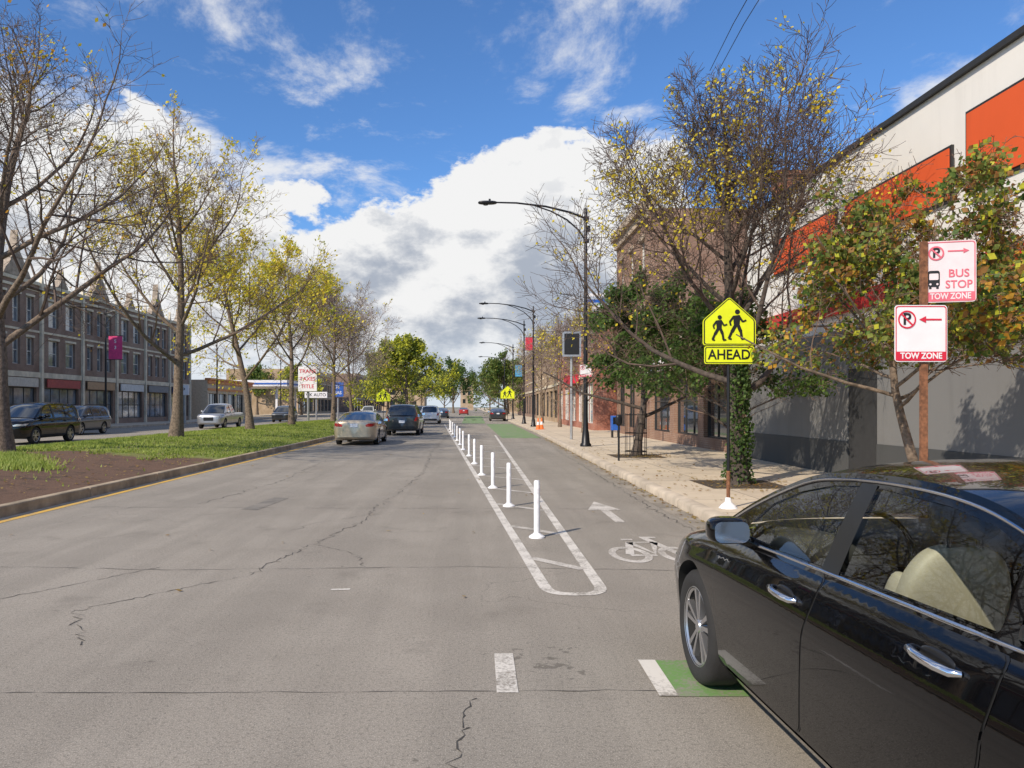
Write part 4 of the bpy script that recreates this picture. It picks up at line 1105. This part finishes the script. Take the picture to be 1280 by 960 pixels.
b = MB(); b.box(-.2, -.2, .35, .2, .2, 1.05); b.obj('cabinet', m_blue, e, bevel=.02)
b = MB(); b.box(-.15, -.215, .65, .15, -.202, .98); b.obj('display_window', m_glassd, e)
for x in (-.18, .12):
    b = MB(); b.box(x, -.16, 0, x+.06, .16, .35); b.obj('leg', m_black, e)
def cone(x, y):
    e = thing('traffic_cone', 'orange traffic cone by the kerb', 'traffic cone', (x, y, 0.15 if x > kx(y) else 0))
    b = MB(); b.box(-.18, -.18, 0, .18, .18, .03); b.obj('base', m_orange, e)
    b = MB(); b.lathe([(.14, .03), (.10, .3)], m=0, seg=14); b.lathe([(.10, .3), (.07, .5)], m=1, seg=14); b.lathe([(.07, .5), (.03, .75), (0, .75)], m=0, seg=14); b.obj('cone', [m_orange, m_sw], e, smooth=40)
cone(4.3, 50); cone(4.6, 50.8)

# ------------------------------------------------------------------ buildings
m_wwhite = wallstain('painted_wall_white', (.76, .73, .67), .22)
m_wgrey = wallstain('painted_wall_grey', (.19, .188, .182), .35)
m_wdark = wallstain('painted_wall_dark_grey', (.070, .072, .072), .4)
m_wred = wallstain('painted_red_band', (.56, .03, .025), .25)
m_wor = wallstain('orange_red_panel', (.68, .095, .018), .3)
m_coping = M('dark_coping', (.02, .02, .02), .6)
m_brickr = brickmat('red_brick', (.44, .16, .10), (.36, .12, .075), (.44, .36, .30))
m_brickbr = brickmat('brown_red_brick', (.32, .18, .12), (.25, .14, .09), (.37, .30, .24))
m_brickb = brickmat('brown_brick', (.30, .19, .14), (.23, .15, .11), (.34, .30, .25))
m_brickt = brickmat('tan_brick', (.48, .34, .20), (.42, .28, .17), (.42, .38, .32))
m_cream = M('terracotta_cream', (.66, .58, .44), .8, var=.15, scale=2, dirt=.4)
m_gable = M('terracotta_weathered', (.36, .29, .22), .85, var=.3, scale=3, dirt=.5)
m_wglass = M('window_glass_dark', (.02, .026, .032), .06, coat=1, spec=.8, var=.4, scale=.4)
m_frame = M('window_frame_dark', (.03, .03, .03), .5)
m_framew = M('window_frame_white', (.62, .60, .55), .5)
m_roof = M('roof_tar', (.08, .08, .08), .9)

def wallmesh(mb, P, W_, z0, H_, ops, depth=.2, m=0):
    xs = sorted({0, W_} | {o[0] for o in ops} | {o[2] for o in ops}); zs = sorted({z0, H_} | {o[1] for o in ops} | {o[3] for o in ops})
    for i in range(len(xs)-1):
        for j in range(len(zs)-1):
            cx_, cz_ = (xs[i]+xs[i+1])/2, (zs[j]+zs[j+1])/2
            if any(o[0] < cx_ < o[2] and o[1] < cz_ < o[3] for o in ops): continue
            mb.face([P(xs[i], zs[j], 0), P(xs[i+1], zs[j], 0), P(xs[i+1], zs[j+1], 0), P(xs[i], zs[j+1], 0)], m)
    for a0, b0, a1, b1 in ops:
        mb.face([P(a0, b0, 0), P(a0, b1, 0), P(a0, b1, depth), P(a0, b0, depth)], m); mb.face([P(a1, b0, 0), P(a1, b0, depth), P(a1, b1, depth), P(a1, b1, 0)], m)
        mb.face([P(a0, b1, 0), P(a1, b1, 0), P(a1, b1, depth), P(a0, b1, depth)], m); mb.face([P(a0, b0, 0), P(a0, b0, depth), P(a1, b0, depth), P(a1, b0, 0)], m)
def pbox(mb, P, a0, z0, a1, z1, d0, d1, m=0):
    c = [P(a, z, d_) for d_ in (d0, d1) for z in (z0, z1) for a in (a0, a1)]
    for f in ((0, 1, 3, 2), (4, 6, 7, 5), (0, 4, 5, 1), (2, 3, 7, 6), (0, 2, 6, 4), (1, 5, 7, 3)): mb.face([c[i] for i in f], m)
def window(P, par, o_, depth=.2, fm=None, nv=1, nh=1, name='window', gm=None):
    fm = fm or m_frame; a0, b0, a1, b1 = o_; t = .06
    mb = MB(); pbox(mb, P, a0, b0, a1, b1, depth-.02, depth, 1)
    e_ = .003
    pbox(mb, P, a0+e_, b0+e_, a0+t, b1-e_, depth-.07, depth-.021); pbox(mb, P, a1-t, b0+e_, a1-e_, b1-e_, depth-.07, depth-.021)
    pbox(mb, P, a0+t, b1-t, a1-t, b1-e_, depth-.07, depth-.021); pbox(mb, P, a0+t, b0+e_, a1-t, b0+t, depth-.07, depth-.021)
    for k in range(1, nv+1):
        z = b0+(b1-b0)*k/(nv+1); pbox(mb, P, a0+t, z-t/2, a1-t, z+t/2, depth-.06, depth-.021)
    for k in range(1, nh+1):
        a = a0+(a1-a0)*k/(nh+1); pbox(mb, P, a-t/2, b0+t, a+t/2, b1-t, depth-.055, depth-.021)
    return mb.obj(name, [fm, gm or m_wglass], par)
def shell(mb, P, W_, z0, H_, D_, m=0, mr=1):
    mb.face([P(0, z0, 0), P(0, H_, 0), P(0, H_, D_), P(0, z0, D_)], m); mb.face([P(W_, z0, 0), P(W_, z0, D_), P(W_, H_, D_), P(W_, H_, 0)], m)
    mb.face([P(0, z0, D_), P(0, H_, D_), P(W_, H_, D_), P(W_, z0, D_)], m); mb.face([P(0, H_-.25, .0), P(W_, H_-.25, 0), P(W_, H_-.25, D_), P(0, H_-.25, D_)], mr)

e = thing('shop_building', 'white and grey painted shop with red bands and blank shuttered wall', 'building', (0, 0, 0))
P = lambda a, z, d_: (8.1+d_, -2+a, z)
Wd = 24.6
b = MB()
wallmesh(b, P, Wd, 0, 7.1, [], .35, 0); shell(b, P, Wd, 0, 7.1, 25, 0, 1); b.obj('wall', [m_wwhite, m_roof], e)
for q in ((-.02, .9, 17.3, 3.33), (18.5, .9, Wd+.02, 3.33), (17.302, 2.45, 18.498, 3.33)):
    b = MB(); pbox(b, P, *q, -.03, -.002); b.obj('shutter', m_wgrey, e)
for q in ((-.02, 17.3), (18.5, Wd+.02)):
    b = MB(); pbox(b, P, q[0], .15, q[1], .898, -.045, -.002); b.obj('plinth', m_wdark, e)
b = MB(); pbox(b, P, 17.303, .16, 18.497, 2.447, -.012, -.002); b.obj('door', M('roll_door_dark', (.035, .036, .038), .6), e)
b = MB(); pbox(b, P, -.04, 3.68, Wd+.04, 4.06, -.08, -.002); b.obj('band', m_wred, e)
b = MB(); pbox(b, P, -.05, 7.1, Wd+.05, 7.2, -.08, .25); b.obj('coping', m_coping, e)
for a0, a1, z0, z1 in ((2.0, 8.5, 5.15, 6.45), (9.2, 14.53, 5.15, 6.45), (14.9, 18.6, 5.1, 6.05), (19.0, 22.5, 5.1, 6.05)):
    b = MB(); pbox(b, P, a0+.05, z0+.05, a1-.05, z1-.05, -.07, -.05, 1); pbox(b, P, a0, z0, a1, z1, -.05, -.002, 0); b.obj('panel', [m_coping, m_wor], e)
e = thing('brick_chimney', 'orange brick chimney block above the roofs', 'chimney', (9.2, 23.1, 0))
b = MB(); b.box(0, 0, 0, 1.1, .5, 8.6); b.box(-.05, -.05, 8.6, 1.15, .55, 8.75); b.obj('stack', brickmat('orange_brick', (.42, .17, .09), (.34, .13, .07), (.3, .27, .24)), e)

def shopbrick(label, x, y0, Wd, H_, D_, wm, floors, bays, side=1, store=True, fm=None, corn=None, winw=1.1, lintel=True, name='brick_building', sfm=None, sgm=None, ch=.2):
    corn = corn or m_cream
    e = thing(name, label, 'building')
    if side > 0: P = lambda a, z, d_: (x+d_, y0+a, z)
    else: P = lambda a, z, d_: (x-d_, y0+a, z)
    ops = []; wn = []
    bw = Wd/bays
    for k in range(bays):
        c = (k+.5)*bw
        if store: o_ = (k*bw+.35, .55, (k+1)*bw-.35, 3.2); ops.append(o_); wn.append((o_, 's'))
        for fz in floors:
            if bw > 4:
                for q in (-bw*.25, bw*.25): o_ = (c+q-winw/2, fz, c+q+winw/2, fz+1.75); ops.append(o_); wn.append((o_, 'w'))
            else: o_ = (c-winw/2, fz, c+winw/2, fz+1.75); ops.append(o_); wn.append((o_, 'w'))
    b = MB(); wallmesh(b, P, Wd, 0, H_, ops, .22, 0); shell(b, P, Wd, 0, H_, D_, 0, 1); b.obj('wall', [wm, m_roof], e)
    for o_, t in wn: window(P, e, o_, .22, fm if t == 'w' else (sfm or m_frame), 1, 0 if t == 'w' else 2, name='window' if t == 'w' else 'shop_window', gm=sgm if t == 's' else None)
    b = MB(); pbox(b, P, -.1, H_-.02, Wd+.1, H_+ch, -.35, .3); pbox(b, P, -.05, H_-.45, Wd+.05, H_-.023, -.15, -.002); b.obj('cornice', corn, e)
    if store:
        b = MB(); pbox(b, P, 0, 3.55, Wd, 3.8, -.1, -.002); b.obj('belt_course', corn, e)
    if lintel:
        for o_, t in wn:
            if t == 'w':
                b = MB(); pbox(b, P, o_[0]-.12, o_[3]+.0, o_[2]+.12, o_[3]+.22, -.04, -.002); b.obj('lintel', corn, e)
                b = MB(); pbox(b, P, o_[0]-.1, o_[1]-.12, o_[2]+.1, o_[1], -.07, -.002); b.obj('sill', corn, e)
    return e, P
m_cornb = M('cornice_tan', (.46, .36, .26), .8, var=.2)
m_wpale = M('window_glass_sky', (.30, .36, .40), .10, coat=1, var=.5, scale=.5)
shopbrick('low brick shop building with dark framed windows', 8.3, 22.7+1.2, 12.0, 4.3, 18, m_brickbr, (), 3, corn=m_cream)
shopbrick('narrow three storey brown brick building with a heavy cornice', 8.3, 36.2, 7.8, 11.0, 5, m_brickbr, (4.6, 8.0), 3, fm=m_framew, corn=m_cornb, ch=.4)
shopbrick('low red brick building with wide shop windows', 7.6, 48, 20, 6.6, 18, m_brickr, (), 5, fm=m_framew, sfm=m_framew, sgm=m_wpale)
shopbrick('two storey brick building further along the sidewalk', 8.0, 72, 24, 8.2, 18, m_brickt, (4.8,), 6, fm=m_frame)
shopbrick('two storey brown brick building further along the sidewalk', 8.3, 100, 40, 8.8, 18, m_brickb, (5.0,), 9, fm=m_frame)
shopbrick('distant three storey tan brick building', 9.6, 148, 60, 9, 18, m_brickt, (4.8,), 12, fm=m_frame)
e = thing('rooftop_billboard', 'white and blue striped lattice billboard on a low roof', 'billboard', (8.3, 50, 6.6))
for k in range(6):
    b = MB(); b.tube([(-.6+k*.8, 0, -.3), (-.6+k*.8, 0, 2.4)], .04, 5); b.obj('post', m_steel, e)
for i in range(5):
    b = MB(); b.box(-.8, -.06, .6+i*.4, 3.6, -.02, .8+i*.4); b.obj('slat', (m_sw, m_blue)[i % 2], e)
e = thing('shop_awning', 'white shop awning sign over the far sidewalk', 'awning', (7.6, 31, 3.1)); b = MB(); b.box(0, 0, 0, .68, 3.4, .5); b.obj('panel', m_sw, e)
e = thing('shop_awning', 'red shop sign over the far sidewalk', 'awning', (7.0, 54, 3.3)); b = MB(); b.box(0, 0, 0, .48, 5, .6); b.obj('panel', m_sred, e)

e = thing('gothic_shop_building', 'long three storey brown brick building with cream gothic trim', 'building')
P = lambda a, z, d_: (-31.3-d_, 38+a, z)
nb, bw = 8, 5.9; Wd = nb*bw; H_ = 10.5
wn = []; ops = []
for k in range(nb):
    o_ = (k*bw+.5, .6, (k+1)*bw-.5, 3.0); ops.append(o_); wn.append((o_, 's'))
    for fz, fh in ((4.6, 1.95), (7.5, 1.95)):
        for q in ((-1.65, 0, 1.65) if k % 2 == 0 else (-1.2, 1.2)):
            hw_ = .45 if k % 2 == 0 else .7
            c = (k+.5)*bw+q; o_ = (c-hw_, fz, c+hw_, fz+fh); ops.append(o_); wn.append((o_, 'w'))
b = MB(); wallmesh(b, P, Wd, 0, H_, ops, .25, 0); shell(b, P, Wd, 0, H_, 16, 0, 1); b.obj('wall', [m_brickb, m_roof], e)
m_wgl2 = M('window_glass_pale', (.16, .19, .22), .12, coat=1, var=.6, scale=.6)
for o_, t in wn: window(P, e, o_, .25, m_framew if t == 'w' else m_frame, 1, 0 if t == 'w' else 3, name='window' if t == 'w' else 'shop_window', gm=m_wgl2)
for k in range(nb+1):
    b = MB(); a = min(max(k*bw, .22), Wd-.22)
    pbox(b, P, a-.15, 0, a+.15, H_+.1, -.18, -.002); b.prism([(a-.15, H_+.1), (a+.15, H_+.1), (a, H_+.9)], lambda a_, z_: P(a_, z_, -.17), (-.2, 0, 0)); b.obj('pier', m_cream, e)
for o_, t in wn:
    if t == 'w':
        b = MB(); pbox(b, P, o_[0]-.1, o_[3], o_[2]+.1, o_[3]+.16, -.04, -.002); b.obj('lintel', m_cream, e)
for k in range(nb):
    for z0, z1, d_ in ((3.72, 4.1, -.12), (6.95, 7.10, -.06), (9.9, 10.08, -.08), (H_-.14, H_+.1, -.1)):
        b = MB(); pbox(b, P, k*bw+.18, z0, (k+1)*bw-.18, z1, d_, -.002); b.obj('spandrel', m_cream, e)
for k in range(1, nb):
    c = (k+.5)*bw; f = 1.2 if k % 2 == 0 else .55; b = MB(); b.prism([(c+q[0]*f*.85, H_+.13+q[1]*f*1.05) for q in ((-1.6, 0), (1.6, 0), (1.3, .35), (.95, .6), (.55, 1.1), (.3, 1.3), (.16, 1.8), (0, 2.5), (-.16, 1.8), (-.3, 1.3), (-.55, 1.1), (-.95, .6), (-1.3, .35))], lambda a_, z_: P(a_, z_, -.1), (-.5, 0, 0)); b.obj('gable', m_gable, e)
m_sgn = [M('shop_fascia_'+n_, c_, .6) for n_, c_ in (('maroon', (.25, .04, .06)), ('teal', (.08, .22, .26)), ('cream', (.55, .50, .42)), ('dull_red', (.38, .06, .05)), ('tan', (.42, .26, .14)), ('white', (.6, .6, .58)), ('grey', (.2, .2, .21)), ('navy', (.04, .08, .2)))]
for k, mt in enumerate(m_sgn):
    b = MB(); pbox(b, P, k*bw+.6, 3.04, (k+1)*bw-.6, 3.66, -.2, -.13); b.obj('shop_sign', mt, e)
e, P = shopbrick('cream single storey restaurant with orange roof band', -31, 90, 18, 4.8, 14, M('stucco_cream', (.62, .48, .32), .8), (), 5, side=-1, corn=M('orange_band', (.7, .26, .08), .6), name='restaurant_building')
shopbrick('tan brick apartment block behind the shops', -62, 92, 30, 19, 14, m_brickt, (4, 7.2, 10.4, 13.6), 7, side=-1, store=False, name='apartment_building')
shopbrick('distant brick building across the street', -34, 150, 40, 9, 14, m_brickt, (4.8,), 9, side=-1)
shopbrick('distant brown brick building across the street', -30, 195, 60, 10, 14, m_brickb, (4.8,), 12, side=-1)
e = thing('brick_building', 'flat tan brick building at the end of the street', 'building')
P = lambda a, z, d_: (-62+a, 290+d_, z); ops = [(3+i*4, z, 5+i*4, z+2) for i in range(10) for z in (2, 6)]
b = MB(); wallmesh(b, P, 44, 0, 10, ops, .4, 0); shell(b, P, 44, 0, 10, 15, 0, 1); b.obj('wall', [m_brickt, m_roof], e)
for o_ in ops:
    b = MB(); pbox(b, P, o_[0], o_[1], o_[2], o_[3], .35, .4); b.obj('window', m_wglass, e)
e = thing('brick_tower_building', 'small distant tan tower building above the road end', 'building')
P = lambda a, z, d_: (-5+a, 330+d_, z); ops = [(1+i*2.2, z, 2.2+i*2.2, z+1.8) for i in range(2) for z in (3, 6.5, 10)]
b = MB(); wallmesh(b, P, 5.6, 0, 14, ops, .4, 0); shell(b, P, 5.6, 0, 14, 15, 0, 1); b.obj('wall', [m_brickt, m_roof], e)
for o_ in ops:
    b = MB(); pbox(b, P, o_[0], o_[1], o_[2], o_[3], .35, .4); b.obj('window', m_wglass, e)
e = thing('station_canopy', 'white filling station canopy with blue stripe on posts', 'canopy', (-32, 112, 0))
b = MB(); b.box(-7, 0, 4.6, 5, 16, 5.5, 0); b.box(-7.03, -.03, 4.85, 5.03, 16.03, 5.1, 1); b.obj('roof', [m_sw, m_blue], e)
for x in (-5, 3):
    for y in (2, 14):
        b = MB(); b.box(x-.15, y-.15, 0, x+.15, y+.15, 4.6); b.obj('post', m_sw, e)
def polesign(loc, w_, h_, z, pm, txt, tm, label, size):
    e = thing('shop_sign', label, 'sign', loc)
    b = MB(); b.tube([(0, .2, 0), (0, .2, z+h_*.5)], .12, 8); b.obj('pole', m_steel, e)
    b = MB(); b.box(-w_/2, -.1, z, w_/2, .1, z+h_); p_ = b.obj('panel', pm, e, bevel=.03)
    for i, (t, zz_) in enumerate(txt): text(t, size, tm, p_, (0, -.112, z+zz_), bold=size*.01)
polesign((-15.3, 71.5, .2), 1.75, 2.3, 2.85, m_sw, [('TRANS', 1.85), ('TAXES', 1.15), ('TITLE', .45)], m_sred, 'white and red shop sign on a tall pole', .5)
polesign((-19.4, 95.5, 0), 2.8, .75, 2.7, m_sw, [('VIK AUTO', .38)], m_sblk, 'white auto shop sign with black letters', .55)
polesign((-17.4, 99.5, 0), 1.5, 1.9, 2.9, m_blue, [('76', 1.25), ('GAS', .5)], m_sw, 'blue filling station price sign', .55)
polesign((-25.5, 68, .15), .9, .9, 2.5, m_sw, [('P', .45)], m_sblk, 'small white sign on a pole across the median', .5)
